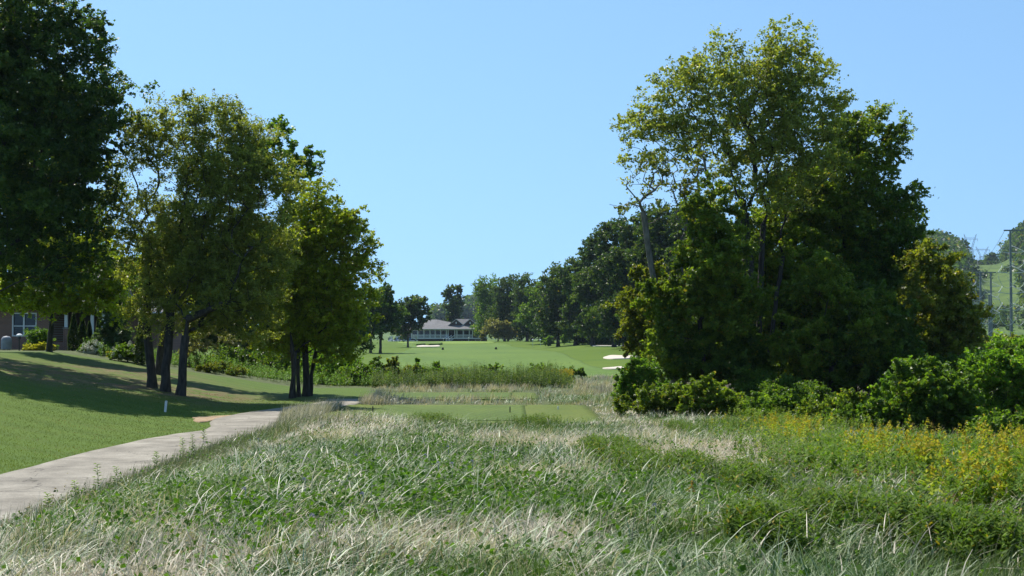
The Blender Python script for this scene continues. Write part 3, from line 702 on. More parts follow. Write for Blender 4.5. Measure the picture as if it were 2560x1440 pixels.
tree('multi_trunk_tree', 'wide feathery olive tree on three dark trunks beside the path', 'tree', on(452, 58.5),
     px_blobs([(430, 820, 70, 30, .4), (540, 640, 110, 90, .8), (690, 660, 60, 70, .7), (560, 430, 120, 90, .5), (440, 300, 75, 60, .7), (540, 310, 85, 65, .75), (620, 340, 70, 60, .8), (380, 360, 70, 70, .7), (480, 400, 100, 70, .65), (600, 430, 95, 75, .75), (340, 320, 50, 60, .7), (310, 430, 50, 70, .6), (300, 560, 50, 60, .6), (690, 440, 60, 60, .8), (560, 520, 120, 70, .75),
               (420, 560, 110, 80, .8), (330, 640, 60, 70, .7), (640, 600, 90, 80, .8), (480, 660, 130, 80, .9), (600, 740, 110, 70, .9), (400, 760, 80, 55, .8), (500, 790, 80, 36, .5), (640, 820, 70, 46, .7), (340, 790, 46, 56, .7), (560, 800, 60, 40, .6), (330, 480, 50, 50, .6), (720, 480, 50, 50, .6), (700, 560, 60, 50, .6), (460, 265, 60, 22, .35), (570, 262, 60, 20, .4)], 59.5),
     'feather', 128000, .08, .3, shell=1.0, spacing=.58, cr=.36, group=TL, cap=1500, bf=.28, rmin=.007,
     stems=[stem(452, 58.5, 470, 800, .17), (on(415, 59.5), at(430, 740, 59.5), .18), (on(382, 60.5), at(372, 640, 60.5), .18), (at(470, 790, 58.5), at(600, 740, 58), .12)])
b = on(560, 66)
tree('deciduous_tree', 'darker broad-leaved tree showing behind the feathery tree', 'tree', on(398, 70),
     px_blobs([(695, 330, 22, 28, .9), (755, 390, 30, 40, .9), (730, 440, 50, 50), (660, 380, 60, 50, .7), (750, 520, 45, 50), (640, 640, 100, 80), (430, 640, 90, 90)], 70),
     'mid', 40000, .14, .2, top=at(430, 720, 70), spacing=.8, group=TL, rmin=.01)
tree('multi_trunk_tree', 'yellow-green tree on a clump of crooked dark trunks right of the path', 'tree', on(750, 65),
     px_blobs([(740, 620, 60, 60, .7), (690, 720, 60, 60, .7), (755, 540, 40, 40, .7), (800, 490, 45, 38), (850, 560, 60, 55), (790, 600, 80, 70), (890, 620, 45, 60, .9), (730, 660, 80, 80), (820, 700, 90, 75), (920, 680, 32, 55, .7), (700, 770, 80, 60), (800, 800, 90, 55), (860, 780, 50, 60, .9), (880, 850, 34, 26, .6), (640, 740, 60, 60, .8), (770, 860, 70, 34, .8), (680, 850, 60, 34, .7), (850, 860, 60, 44, .9), (930, 760, 26, 50, .6)], 65),
     'yellow', 95000, .10, .22, shell=1.0, spacing=.58, cr=.34, group=TL, cap=1300, rmin=.008,
     stems=[(on(735, 64), at(732, 860, 64), .10), (on(766, 65.5), at(768, 850, 65.5), .15), (on(748, 65), at(742, 800, 65), .09), (on(776, 66), at(795, 880, 66), .09), (on(728, 63.4), at(737, 880, 63.8), .085)])
# trees and shrubs beyond the lawn
TB = 'trees beyond the left lawn'
def bt(label, px, d, blobs, pal, leaves=16000, size=.22, R0=.16, name='deciduous_tree', cat='tree', **k):
    b = on(px, d)
    return tree(name, label, cat, b, px_blobs(blobs, d), pal, leaves, size, R0, spacing=k.pop('spacing', 1.2), cr=k.pop('cr', .7), group=TB, rmin=.02, cap=350, **k)
bt('bluish conifer standing beside the brick porch', 275, 83, [(275, 810, 36, 50), (280, 860, 40, 30), (270, 745, 40, 46)], 'blue', 13000, .13, name='conifer_tree', spacing=.7, cr=.45)
bt('shady tree behind the house gable', 180, 108, [(180, 690, 110, 80), (60, 690, 110, 80), (290, 700, 70, 70)], 'deep', 22000)
bt('dark tree filling the gap right of the conifer', 420, 100, [(400, 760, 70, 70), (450, 700, 80, 80), (340, 720, 60, 60), (420, 850, 60, 50)], 'deep', 22000)
bt('small grey-twigged dogwood beyond the three trunks', 505, 84, [(505, 820, 45, 36, .8), (540, 850, 45, 26, .7), (480, 870, 34, 28, .7)], 'grey', 5500, .09, R0=.07, spacing=.7, cr=.35)
bt('dark rounded tree behind the dogwood', 600, 105, [(590, 850, 70, 52), (640, 870, 50, 32), (540, 780, 80, 70)], 'deep', 20000)
bt('tall dark tree behind the crooked trunks', 690, 118, [(690, 780, 80, 90), (640, 700, 70, 80), (760, 760, 60, 80), (720, 860, 60, 40)], 'deep', 22000)
bt('dense dark tree right of the crooked trunks', 830, 135, [(830, 800, 60, 80), (880, 830, 50, 40), (790, 850, 50, 46), (860, 740, 46, 50)], 'deep', 17000)
bt('low willowy bush row beyond the lawn end', 560, 92, [(560, 905, 60, 30), (620, 900, 60, 28), (680, 900, 50, 30)], 'mid', 12000, .13, R0=.05, spacing=.8, cr=.5)
bt('leafy thicket at the far end of the left lawn', 690, 104, [(700, 885, 70, 26), (780, 890, 60, 24), (640, 890, 60, 24)], 'bright', 11000, .14, R0=.05, spacing=.8, cr=.5)

# fairway trees, left
TF = 'trees beside the far fairway'
def ft(label, px, d, blobs, pal='deep', leaves=14000, size=.34, R0=.22, trunkp=None, **k):
    b = on(px, d)
    return tree(k.pop('name', 'deciduous_tree'), label, 'tree', b, px_blobs(blobs, d), pal, leaves, size, R0, top=(at(trunkp[0], trunkp[1], d) if trunkp else None), spacing=k.pop('spacing', 1.5), cr=k.pop('cr', .85), bark=BARKFAR, group=TF, rmin=.03, cap=420, bf=.3)
ft('dark fairway tree, nearer of the pair left of the clubhouse', 951, 236, [(955, 735, 26, 28), (950, 780, 50, 36), (975, 790, 34, 32), (945, 815, 46, 24)], trunkp=(950, 830))
ft('dark fairway tree, left one of the pair left of the clubhouse', 927, 244, [(925, 740, 26, 30), (915, 790, 34, 40), (930, 820, 28, 18)], trunkp=(927, 835), leaves=9000)
ft('spreading tree just left of the clubhouse veranda', 1020, 330, [(1035, 765, 30, 28, .9), (1010, 790, 34, 32), (1055, 780, 22, 26, .8), (1000, 830, 22, 18, .8), (1040, 815, 18, 16, .7)], trunkp=(1020, 830), size=.42, leaves=9000)
ft('lone tall tree rising behind the clubhouse roof', 1133, 490, [(1135, 733, 22, 24, .8), (1133, 765, 24, 22, .8), (1152, 745, 14, 16, .7), (1134, 795, 20, 26), (1117, 735, 10, 13, .7)], trunkp=(1133, 800), size=.55, leaves=6500, spacing=2.0, cr=1.0)
ft('grey-green willow at the right end of the clubhouse', 1245, 400, [(1245, 820, 30, 22), (1215, 832, 14, 14, .8), (1268, 828, 20, 18)], 'grey', 7000, .4, R0=.15, name='willow_tree')
# fairway trees, right
row = [
 (1205, 440, [(1225, 740, 36, 48), (1205, 720, 20, 26), (1250, 790, 34, 40), (1215, 790, 26, 30)], 'mid', 'leftmost tree of the right fairway row beside the willow'),
 (1262, 420, [(1275, 735, 42, 46), (1260, 800, 36, 44)], 'mid', 'tall rounded tree second from the clubhouse in the right row'),
 (1318, 400, [(1315, 730, 36, 44), (1320, 790, 40, 44)], 'deep', 'tree third from the clubhouse in the right row'),
 (1362, 360, [(1365, 740, 38, 42), (1340, 790, 44, 34), (1385, 790, 34, 34)], 'mid', 'tree whose low boughs hang over the fairway mound'),
 (1395, 310, [(1400, 710, 46, 46), (1380, 770, 50, 40), (1420, 780, 40, 36), (1395, 815, 50, 22)], 'mid', 'stout-trunked tree on the fairway mound'),
 (1438, 300, [(1440, 690, 44, 44), (1450, 760, 46, 44), (1430, 815, 34, 20)], 'deep', 'second stout-trunked tree of the mound'),
 (1482, 270, [(1490, 640, 44, 42), (1480, 720, 52, 52), (1490, 800, 50, 34)], 'deep', 'tall dark tree left of the back bunker'),
 (1535, 250, [(1530, 600, 50, 42), (1540, 690, 60, 60), (1530, 790, 56, 44)], 'deep', 'very tall dark tree behind the back bunker'),
 (1562, 225, [(1590, 580, 50, 40), (1575, 670, 60, 60), (1560, 780, 62, 54), (1575, 840, 46, 22)], 'deep', 'dark tree with a trunk beside the back bunker'),
 (1640, 215, [(1650, 560, 60, 46), (1640, 650, 70, 70), (1650, 780, 70, 70)], 'deep', 'dark tree behind the half-dead tree'),
 (1730, 210, [(1740, 540, 60, 50), (1730, 640, 80, 80), (1740, 780, 80, 70)], 'deep', 'dark far tree showing between bare limbs'),
 (1600, 190, [(1600, 800, 44, 40), (1640, 850, 50, 24)], 'mid', 'lower tree at the right end of the bunkers'),
]
for i, (px, d, bl, pal, lb) in enumerate(row):
    hi = d < 280
    bl = bl + [(px + 6, 822, 40 if hi else 32, 20, .8)]
    ft(lb, px, d, bl, 'deep' if i % 3 else pal, 21000 if hi else 13000, .36 if hi else .42, .36, trunkp=(px, 820))
# dark understorey behind the right row and pale bushes between the trunks
ft('dark understorey tree closing the wood behind the right row', 1330, 430, [(1300, 825, 60, 24), (1380, 825, 60, 26), (1450, 820, 60, 30), (1240, 800, 30, 40)], 'deep', 10000, .5, R0=.3)
ft('dark understorey tree closing the wood behind the bunkers', 1540, 300, [(1520, 840, 70, 28), (1600, 830, 70, 34), (1460, 830, 50, 26)], 'deep', 10000, .42, R0=.3)
for k_, (px, d, bl) in enumerate([(1270, 470, [(1250, 790, 60, 50), (1320, 780, 60, 60)]), (1400, 440, [(1380, 770, 60, 60), (1450, 750, 60, 70), (1420, 830, 70, 26)]), (1520, 380, [(1500, 720, 60, 70), (1560, 720, 60, 80), (1530, 820, 80, 40)]), (1650, 330, [(1640, 680, 80, 90), (1720, 700, 80, 90), (1660, 820, 100, 50)])]):
    ft(['dark tree deep in the wood right of the willow', 'dark tree deep in the wood behind the stout trunks', 'dark tree deep in the wood behind the back bunker', 'dark tree deep in the wood behind the half-dead tree'][k_], px, d, bl, 'deep', 12000, .5, R0=.3)
for px, d, bl, lb in [(1410, 325, [(1415, 845, 13, 15), (1425, 835, 9, 12)], 'pale green bush between the two stout trunks'), (1480, 300, [(1485, 848, 22, 11), (1508, 848, 18, 12)], 'pale green bush left of the back bunker'),
                      (1372, 330, [(1370, 852, 14, 9)], 'small pale bush left of the stout trunk'), (1455, 310, [(1453, 850, 14, 12)], 'pale bush right of the second stout trunk')]:
    b = on(px, d); tree('bush', lb, 'bush', b, px_blobs(bl, d), 'bright', 2600, .3, .08, spacing=.9, cr=.5, group='bushes between the fairway trunks', rmin=.02, trunk_name='stems', crown_name='foliage')

# ================================================================ creek side shrubs
TC = 'shrubs along the creek below the fairway'
cs = [(862, 84, [(850, 940, 60, 40), (820, 955, 44, 30)], 'bright', 'broad bright shrub at the left end of the creek shrubs', 13000),
      (910, 82, [(905, 945, 56, 34), (880, 962, 50, 24)], 'mid', 'dark-footed shrub second from the left along the creek', 11000),
      (940, 86, [(940, 918, 20, 18), (950, 945, 40, 32)], 'mid', 'shrub with a round raised head along the creek', 8000),
      (760, 92, [(770, 930, 50, 32), (720, 935, 46, 28), (820, 915, 40, 24)], 'bright', 'bright shrub behind the crooked trunks', 12000),
      (860, 100, [(860, 912, 46, 20), (800, 902, 46, 18)], 'bright', 'far bright shrub behind the left end of the creek', 8000),
      (975, 86, [(980, 936, 26, 26), (1010, 948, 30, 22)], 'olive', 'yellow-tinged shrub along the creek', 6000),
      (1045, 87, [(1043, 922, 14, 16), (1045, 945, 28, 26), (1075, 948, 24, 18)], 'bright', 'bright pointed shrub in the middle of the creek', 7000),
      (1100, 88, [(1100, 930, 9, 13), (1110, 945, 26, 18)], 'mid', 'small shrub right of the bright pointed shrub', 3500),
      (1240, 88, [(1240, 936, 40, 20)], 'mid', 'dark low shrub right of the middle of the creek', 3500),
      (1340, 90, [(1345, 936, 40, 18)], 'mid', 'flat shrub near the right end of the creek', 3500),
      (1455, 96, [(1452, 928, 6, 12), (1420, 935, 14, 9)], 'mid', 'thin upright shrub at the right end of the creek', 1600)]
for px, d, bl, pal, lb, n in cs:
    b = on(px, d)
    tree('shrub', lb, 'shrub', b, px_blobs(bl, d), pal, n, .12, .04, top=b + [0, 0, .4], spacing=.55, cr=.32, group=TC, trunk_name='stems', crown_name='foliage', cap=260, shell=.8)
# ================================================================ ground cover
def field_pts(n, d0, d1, p, umax=0.45, pad=4):
    """random ground points whose density falls with distance"""
    p = p + 1e-4; u = rng.random(n); a = 1 - p
    d = (d0 ** a + u * (d1 ** a - d0 ** a)) ** (1 / a)
    x = rng.uniform(-umax, umax * 1.15, n) * (d + pad)
    return x, d
def tee_dist(x, y):
    m = np.full(np.shape(x), 99.0)
    for (x0, x1, y0, y1) in TEES:
        q = np.maximum(np.maximum(x0 - x, x - x1), np.maximum(y0 - y, y - y1)); m = np.minimum(m, q)
    return m
CAMY0 = 5.5
def spots(lst):
    """(px,py,rx_px,ry_px) ellipses -> world gaussians on the ground"""
    o = []
    for px, py, rx, ry in lst:
        g = G(px, py); g2 = G(px, max(py - ry, 862)); g3 = G(px, py + ry)
        o.append((g[0], g[1], rx / F * g[1], max(.4, (g2[1] - g3[1]) / 2)))
    return o
def mask(x, y, sp, k=1.0):
    m = np.zeros_like(x)
    for (cx, cy_, rx, ry) in sp: m = np.maximum(m, np.exp(-(((x - cx) / rx) ** 2 + ((y - cy_) / ry) ** 2) * k))
    return m
CLOVER = spots([(1100, 1260, 330, 45), (1000, 1150, 180, 40), (880, 1230, 250, 50), (1330, 1300, 120, 25), (600, 1325, 110, 22), (1000, 1340, 160, 30), (1650, 1405, 120, 30), (760, 1110, 60, 14), (1230, 1170, 80, 30), (1750, 1300, 60, 18), (700, 1400, 80, 20), (1580, 1330, 120, 20)])
STRAW = spots([(860, 1060, 200, 26), (700, 1040, 60, 20), (1300, 1120, 220, 30), (1560, 1050, 120, 18), (380, 1350, 190, 26), (740, 1350, 90, 22), (1120, 1385, 190, 36), (1330, 1380, 80, 40), (1750, 1130, 120, 22), (1950, 1180, 110, 26), (1650, 1100, 150, 24), (2050, 1290, 70, 22), (2200, 1310, 90, 20), (1500, 980, 80, 12), (1100, 975, 180, 7)])
WEEDS = spots([(1600, 1205, 70, 32), (1490, 1160, 30, 16), (1560, 1165, 40, 18), (1730, 1220, 44, 20), (1870, 1260, 50, 24), (2080, 1360, 110, 34), (2260, 1390, 120, 40), (1920, 1400, 90, 34), (2420, 1420, 120, 34), (1700, 1090, 40, 12), (1830, 1080, 80, 14), (1080, 1065, 50, 10), (1340, 1070, 60, 10)])
GOLD = spots([(a_, b_ + 38, c_, d_ * .9) for a_, b_, c_, d_ in [(1960, 1085, 80, 22), (2080, 1110, 90, 26), (2060, 1140, 90, 20), (2150, 1150, 80, 20), (2050, 1190, 60, 16), (2270, 1130, 90, 18), (2420, 1140, 90, 18), (2500, 1160, 80, 20), (2280, 1210, 60, 16), (2430, 1220, 60, 16), (2490, 1290, 60, 16), (2540, 1200, 60, 20)]])
RIGHTV = lambda x, y: ss(.245, .33, x / np.maximum(y, 1)) # fraction of green herbs toward the right side

def hummock(x, y): return (0.22 * np.maximum(0, fbm(x / .75, y / .9, 4) - .38)) * (y > 0)
def blade_mesh(x, y, L, lean, az, wdt, col, curl=0.9, rows=3, z0=None):
    n = len(x); z = Z(x, y) if z0 is None else z0
    P = np.stack([x, y, z - .02], -1)
    hd = np.stack([np.cos(az), np.sin(az), np.zeros(n)], -1)
    s = np.stack([-np.sin(az), np.cos(az), np.zeros(n)], -1)
    # random blade facing
    tw = rng.uniform(-1, 1, n)[:, None]; s = unit(s + hd * tw)
    vs = []; hx = np.zeros(n); vz = np.zeros(n); sub = 3
    for i in range(rows):
        t = i / (rows - 1)
        if i:
            for q_ in range(sub):
                tm = (i - 1 + (q_ + .5) / sub) / (rows - 1); ang = np.clip(lean * (0.25 + 1.35 * curl * tm), 0, 2.0)
                hx = hx + np.sin(ang) * L / ((rows - 1) * sub); vz = vz + np.cos(ang) * L / ((rows - 1) * sub)
        c_ = P + hd * hx[:, None] + np.array([0, 0, 1]) * np.maximum(vz, 0.02 + 0.03 * t)[:, None]
        ww = (wdt * (1 - 0.85 * t ** 1.5) * 0.5)[:, None]
        vs += [c_ - s * ww, c_ + s * ww]
    v = np.stack(vs, 1).reshape(-1, 3); m = 2 * rows
    k = np.arange(n)[:, None] * m
    f = np.concatenate([k + np.array([[2 * i, 2 * i + 1, 2 * i + 3, 2 * i + 2]]) for i in range(rows - 1)])
    return v, f, np.repeat(col, m, 0)

def join_stuff(name, parts, material, kind='stuff', label=None, cat=None):
    vs = []; fs = []; cs_ = []; b_ = 0
    for v, f, c_ in parts:
        vs.append(v); fs.append(f + b_); cs_.append(c_); b_ += len(v)
    o = link(name, np_mesh(name, np.concatenate(vs), np.concatenate(fs), material, np.concatenate(cs_)))
    return tag(o, label, cat, None, kind)

def mixcol(t, a, b): return np.array(a) + (np.array(b) - np.array(a)) * t[:, None]

def rough_grass(n, d0, d1, p, rows, wmul=1.0):
    x, y = field_pts(n, d0, d1, p)
    keep = (x > path_r(y) - .02) & ((tee_dist(x, y) > 0.0) | (rng.random(n) < .0)) & (y < 108 - 0.25 * np.maximum(0, 4 - x))
    keep &= ~((x > 13.5) & (y > 60)) & ~((x > 8.5) & (y > 66))
    x, y = x[keep], y[keep]; n = len(x)
    # blades stand in tufts that share a direction
    per = 12; nt_ = n // per; x = np.repeat(x[:nt_], per); y = np.repeat(y[:nt_], per); n = len(x)
    taz = np.repeat(rng.normal(0, 1.2, nt_), per); tln = np.repeat(rng.normal(0, .28, nt_), per); tbr = np.repeat(rng.random(nt_), per); tsz = np.repeat(rng.uniform(.7, 1.3, nt_), per)
    sp_ = (.045 + .0012 * y); x = x + rng.normal(0, 1, n) * sp_; y = y + rng.normal(0, 1, n) * sp_
    k = (x > path_r(y) - .02) & (tee_dist(x, y) > -.35 * rng.random(len(x))); x, y, taz, tln, tbr, tsz = x[k], y[k], taz[k], tln[k], tbr[k], tsz[k]; n = len(x)
    st = mask(x, y, STRAW); cv = mask(x, y, CLOVER); wd = mask(x, y, WEEDS)
    nz = fbm(x / 2.2, y / 3.5, 0); nz2 = fbm(x / 0.7, y / 0.9, 3); clump = fbm(x / .35, y / .35, 6)
    dry = np.clip(st * 1.0 + (nz - .44) * 2.6 + ss(45, 60, y) * .45 - cv * .9 - RIGHTV(x, y) * .05 + .09, 0, 1)
    edge = ss(1.6, .2, x - path_r(y)) if False else 1 - ss(.2, 1.9, x - path_r(y))
    isdry = (.6 * tbr + .4 * rng.random(n)) < dry * .82 * (1 - .75 * edge * (y < 40))
    pale = (rng.random(n) < .34 * (1 - cv * .7)) & ~isdry
    t = np.clip(rng.random(n) * .6 + .4 * tbr[::-1], 0, 1)
    col = mixcol(t, (0.045, 0.10, 0.016), (0.12, 0.20, 0.036))
    cp_ = mixcol(t, (0.15, 0.22, 0.09), (0.42, 0.50, 0.28)); col[pale] = cp_[pale]
    cd = mixcol(t, (0.28, 0.225, 0.15), (0.80, 0.70, 0.54)); col[isdry] = cd[isdry]
    rv = RIGHTV(x, y) > rng.random(n); cg = mixcol(t, (0.06, 0.11, 0.02), (0.13, 0.18, 0.035)); rv &= ~isdry; col[rv] = cg[rv]
    yel = (edge > rng.random(n)) & ~isdry; cy_ = mixcol(t, (0.08, 0.14, 0.02), (0.19, 0.25, 0.04)); col[yel] = cy_[yel]
    L = rng.uniform(.15, .38, n) * (0.7 + .6 * nz2) * (1 - .25 * cv) * tsz
    nearT = ss(2.2, 0.0, tee_dist(x, y)) if False else 1 - ss(.0, 2.0, tee_dist(x, y))
    L *= 1 - .45 * nearT * (y < 60); L *= np.where(edge > .5, .75, 1)
    L *= 1 - .5 * (1 - ss(.1, .6, x - path_r(y)))
    az = (fbm(x / 1.6, y / 2.0, 2) - .5) * 7.0 + 0.25 + taz + rng.normal(0, .38, n)
    lean = np.clip(1.15 + (nz2 - .5) * 1.4 + tln + rng.normal(0, .25, n), 0.15, 1.7)
    lean = np.where((y > 56) & isdry, lean * .45, lean)
    wdt = (0.0068 + 0.00024 * y) * rng.uniform(.6, 1.3, n) * wmul * np.where(isdry, .8, 1.1)
    return blade_mesh(x, y, L, lean, az, wdt, col, rows=rows, z0=Z(x, y) + hummock(x, y))

parts = [rough_grass(330000, CAMY0, 26, 1.35, 4), rough_grass(375000, 22, 110, 1.5, 3, 1.25)]
# long bowed stalks above the rest
n = 3800; x, y = field_pts(n, 6, 60, 1.2); k = (x > path_r(y) + .1) & (tee_dist(x, y) > .3) & (fbm(x / 2, y / 2, 4) > .42); x, y = x[k], y[k]; n = len(x)
col = mixcol(rng.random(n), (0.20, 0.19, 0.12), (0.44, 0.40, 0.30))
parts.append(blade_mesh(x, y, rng.uniform(.35, .7, n), rng.uniform(.3, 1.5, n), .2 + rng.normal(0, .8, n), (0.0035 + .00013 * y), col, rows=5))
# a fringe of stalks along the path edge and the tees
n = 12000; y = rng.uniform(14, 62, n); x = path_r(y) + np.abs(rng.normal(0.2, .5 + 1.1 * ss(34, 40, y) * (y < 46), n)); k = tee_dist(x, y) > 0; x, y = x[k], y[k]; n = len(x)
tw_ = ss(36, 46, y)
col = mixcol(rng.random(n), (0.09, 0.12, 0.04), (0.24, 0.24, 0.12)); cd = mixcol(rng.random(n), (0.36, 0.31, 0.22), (0.72, 0.64, 0.50)); q = rng.random(n) < tw_ * .8; col[q] = cd[q]
parts.append(blade_mesh(x, y, rng.uniform(.2, .42, n) + .28 * tw_ * rng.random(n), rng.uniform(.1, .8, n), .3 + rng.normal(0, .6, n), (0.005 + .00022 * y), col, rows=4))
# broken straw and fallen blades lying over the mat
n = 62000; x, y = field_pts(n, CAMY0, 60, 1.35); k = (x > path_r(y) + .1) & (tee_dist(x, y) > .1) & (rng.random(n) < (.1 + 1.2 * ss(.42, .62, fbm(x / 1.1, y / 1.4, 2))) * (1 - .55 * mask(x, y, CLOVER))); x, y = x[k], y[k]; n = len(x)
t = rng.random(n); col = mixcol(t, (0.22, 0.19, 0.12), (0.78, 0.70, 0.54)); q = rng.random(n) < .5; cg = mixcol(t, (0.14, 0.20, 0.09), (0.50, 0.56, 0.36)); col[q] = cg[q]
parts.append(blade_mesh(x, y, rng.uniform(.12, .42, n), rng.uniform(1.5, 3.4, n), (fbm(x / 1.6, y / 2.0, 2) - .5) * 6 + rng.normal(.2, 1.1, n), (0.007 + .00024 * y) * rng.uniform(.6, 1.4, n), col, curl=.4, rows=4, z0=Z(x, y) + hummock(x, y) + rng.uniform(.02, .2, n)))
# seed heads on standing stalks
n = 2600; x, y = field_pts(n, 7, 46, 1.1); k = (x > path_r(y) + .1) & (tee_dist(x, y) > .3) & (fbm(x / 1.5, y / 2, 6) > .47); x, y = x[k], y[k]; n = len(x)
H_ = rng.uniform(.3, .58, n); az_ = rng.normal(.2, .9, n); ln_ = rng.uniform(.1, .7, n)
col = mixcol(rng.random(n), (0.26, 0.22, 0.13), (0.50, 0.44, 0.30)); parts.append(blade_mesh(x, y, H_, ln_, az_, 0.003 + .00012 * y, col, rows=4))
i_ = np.repeat(np.arange(n), 9); t = rng.uniform(.72, 1, len(i_)); a_ = ln_[i_] * (.25 + .7 * t)
P = np.stack([x[i_] + np.cos(az_[i_]) * np.sin(a_) * H_[i_] * t, y[i_] + np.sin(az_[i_]) * np.sin(a_) * H_[i_] * t, Z(x, y)[i_] + np.cos(a_) * H_[i_] * t], -1) + rng.normal(0, .006, (len(i_), 3))
v, f = leaf_quads(P, .022, 0, .5); parts.append((v, f, np.repeat(mixcol(rng.random(len(i_)), (.25, .2, .12), (.5, .42, .28)), 4, 0)))
join_stuff('rough_grass', parts, GRASSM)

# broad-leaved clover and vines hugging the ground
n = 84000; x, y = field_pts(n, CAMY0, 48, 1.3)
m = mask(x, y, CLOVER, .8) * (.05 + .95 * ss(.40, .62, fbm(x / .45, y / .6, 5))) + .05 + .35 * (fbm(x / 1.4, y / 1.8, 7) > .58) + .5 * (1 - ss(0, .9, np.abs(x - path_r(y) - .5))) * (y < 40) * (fbm(x / .6, y / .6, 1) > .45)
k = (rng.random(n) < m) & (x > path_r(y) + .05) & (tee_dist(x, y) > .3); x, y = x[k], y[k]; n = len(x)
q = 4; X = np.repeat(x, q) + rng.normal(0, .09, n * q); Y = np.repeat(y, q) + rng.normal(0, .09, n * q)
P = np.stack([X, Y, Z(X, Y) + hummock(X, Y) + rng.uniform(.06, .24, n * q)], -1)
v, f = leaf_quads(P, .048, 1.2, .66)
join_stuff('clover_patches', [(v, f, np.repeat(mixcol(rng.beta(2, 2, n * q), (0.045, 0.11, 0.012), (0.135, 0.26, 0.025)), 4, 0))], HERB)

# upright leafy weeds
def weed_mesh(x, y, H, nl, lsz, pal, stemc=(0.08, 0.11, 0.03), sw=.006, leanamt=.12, flower=None, fl_col=None, fsz=1):
    """stems with leaves up their length; returns list of parts"""
    n = len(x); z = Z(x, y); az = rng.uniform(0, 6.28, n); ln = rng.random(n) * leanamt
    v, f, c_ = blade_mesh(x, y, H, ln * 2, az, np.full(n, sw) + .00012 * y, np.tile(np.array(stemc), (n, 1)), rows=3, z0=z)
    parts = [(v, f, c_)]
    idx = np.repeat(np.arange(n), nl); t = rng.random(len(idx)) ** .8 * .9 + .08
    hd = np.stack([np.cos(az), np.sin(az)], -1)[idx]
    P = np.stack([x[idx] + hd[:, 0] * np.sin(ln[idx]) * H[idx] * t, y[idx] + hd[:, 1] * np.sin(ln[idx]) * H[idx] * t, z[idx] + H[idx] * t], -1)
    a2 = rng.uniform(0, 6.28, len(idx)); o = np.stack([np.cos(a2), np.sin(a2), rng.uniform(.15, .8, len(idx))], -1); o = unit(o)
    Ls = lsz * (1.15 - .55 * t) * rng.uniform(.7, 1.3, len(idx)); Ls = Ls[:, None]
    s = unit(np.cross(o, [0, 0, 1.])); m_ = P + o * Ls * .45
    lv = np.stack([P, m_ + s * Ls * .17, P + o * Ls, m_ - s * Ls * .17], 1).reshape(-1, 3)
    k = np.arange(len(idx))[:, None] * 4
    parts.append((lv, k + np.array([[0, 1, 2, 3]]), np.repeat(leaf_colors(len(idx), pal), 4, 0)))
    if flower:
        idx = np.repeat(np.arange(n), flower); t = rng.random(len(idx))
        # drooping plume at the stem top
        a3 = rng.uniform(0, 6.28, len(idx)); rr = (1 - t) * .17 * rng.random(len(idx)) ** .5 * H[idx]
        P = np.stack([x[idx] + hd0(az, idx)[:, 0] * np.sin(ln[idx]) * H[idx] + np.cos(a3) * rr, y[idx] + hd0(az, idx)[:, 1] * np.sin(ln[idx]) * H[idx] + np.sin(a3) * rr,
                      z[idx] + H[idx] * (.86 + .24 * t) ], -1)
        v, f = leaf_quads(P, (.032 + .0006 * np.mean(y)) * fsz, .2, .8)
        parts.append((v, f, np.repeat(mixcol(rng.random(len(P)), fl_col[0], fl_col[1]), 4, 0)))
    return parts
def hd0(az, idx): return np.stack([np.cos(az), np.sin(az)], -1)[idx]
def scatter_in(sp, n, k=1.0, spread=.75):
    i = rng.integers(0, len(sp), n); a = np.array(sp)[i]
    x = a[:, 0] + rng.normal(0, spread, n) * a[:, 2]; y = a[:, 1] + rng.normal(0, spread, n) * a[:, 3]
    ok = (x > path_r(y) + .1) & (y > 5) & (tee_dist(x, y) > .2); return x[ok], y[ok]
x, y = scatter_in(WEEDS, 3600, spread=.5)
join_stuff('spiky_weeds', weed_mesh(x, y, rng.uniform(.26, .44, len(x)), 36, .075, 'herb'), HERB)
x, y = scatter_in(GOLD, 1000, spread=1.0); k = (fbm(x / .8, y / 1.6, 3) > .53) & (y < 42); x, y = x[k], y[k]
p_ = weed_mesh(x, y, rng.uniform(.4, .68, len(x)), 34, .10, 'yellow', flower=22, fl_col=((.30, .25, .03), (.46, .36, .05)), fsz=.72)
x, y = scatter_in(GOLD, 2200, spread=.95)
p_ += weed_mesh(x, y, rng.uniform(.25, .55, len(x)), 34, .09, 'herb')
join_stuff('goldenrod', p_, HERB)
# green and rusty herbs covering the right foreground
n = 3300; x, y = field_pts(n, 10, 46, 1.0); k = (x / y > .2 + rng.normal(0, .05, n)) & (fbm(x / 1.5, y / 2, 0) > .44) & (x / y < .48) & (y < 42); x, y = x[k], y[k]
rusty = (fbm(x / 1.2, y / 1.6, 2) > .57) & (rng.random(len(x)) < .55)
p_ = weed_mesh(x[~rusty], y[~rusty], rng.uniform(.28, .58, (~rusty).sum()), 34, .08, 'herb')
p_ += weed_mesh(x[rusty], y[rusty], rng.uniform(.3, .6, rusty.sum()), 20, .08, 'olive', (0.16, 0.10, 0.05), flower=26, fl_col=((.17, .11, .05), (.30, .19, .08)), fsz=.5)
join_stuff('wild_herbs', p_, HERB)
# herbs along the thicket foot
n = 800; y = rng.uniform(38, 68, n); x = 6.2 + (62 - y) * .06 + np.abs(rng.normal(0, 1.8, n)); p_ = weed_mesh(x, y, rng.uniform(.3, .6, n), 40, .12, 'leafy', sw=.01)
n = 1100; y = rng.uniform(40, 66, n); x = rng.uniform(7.5, 24, n); p_ += weed_mesh(x, y, rng.uniform(.25, .6, n), 30, .14, 'mid', sw=.01)
join_stuff('thicket_undergrowth', p_, HERB)
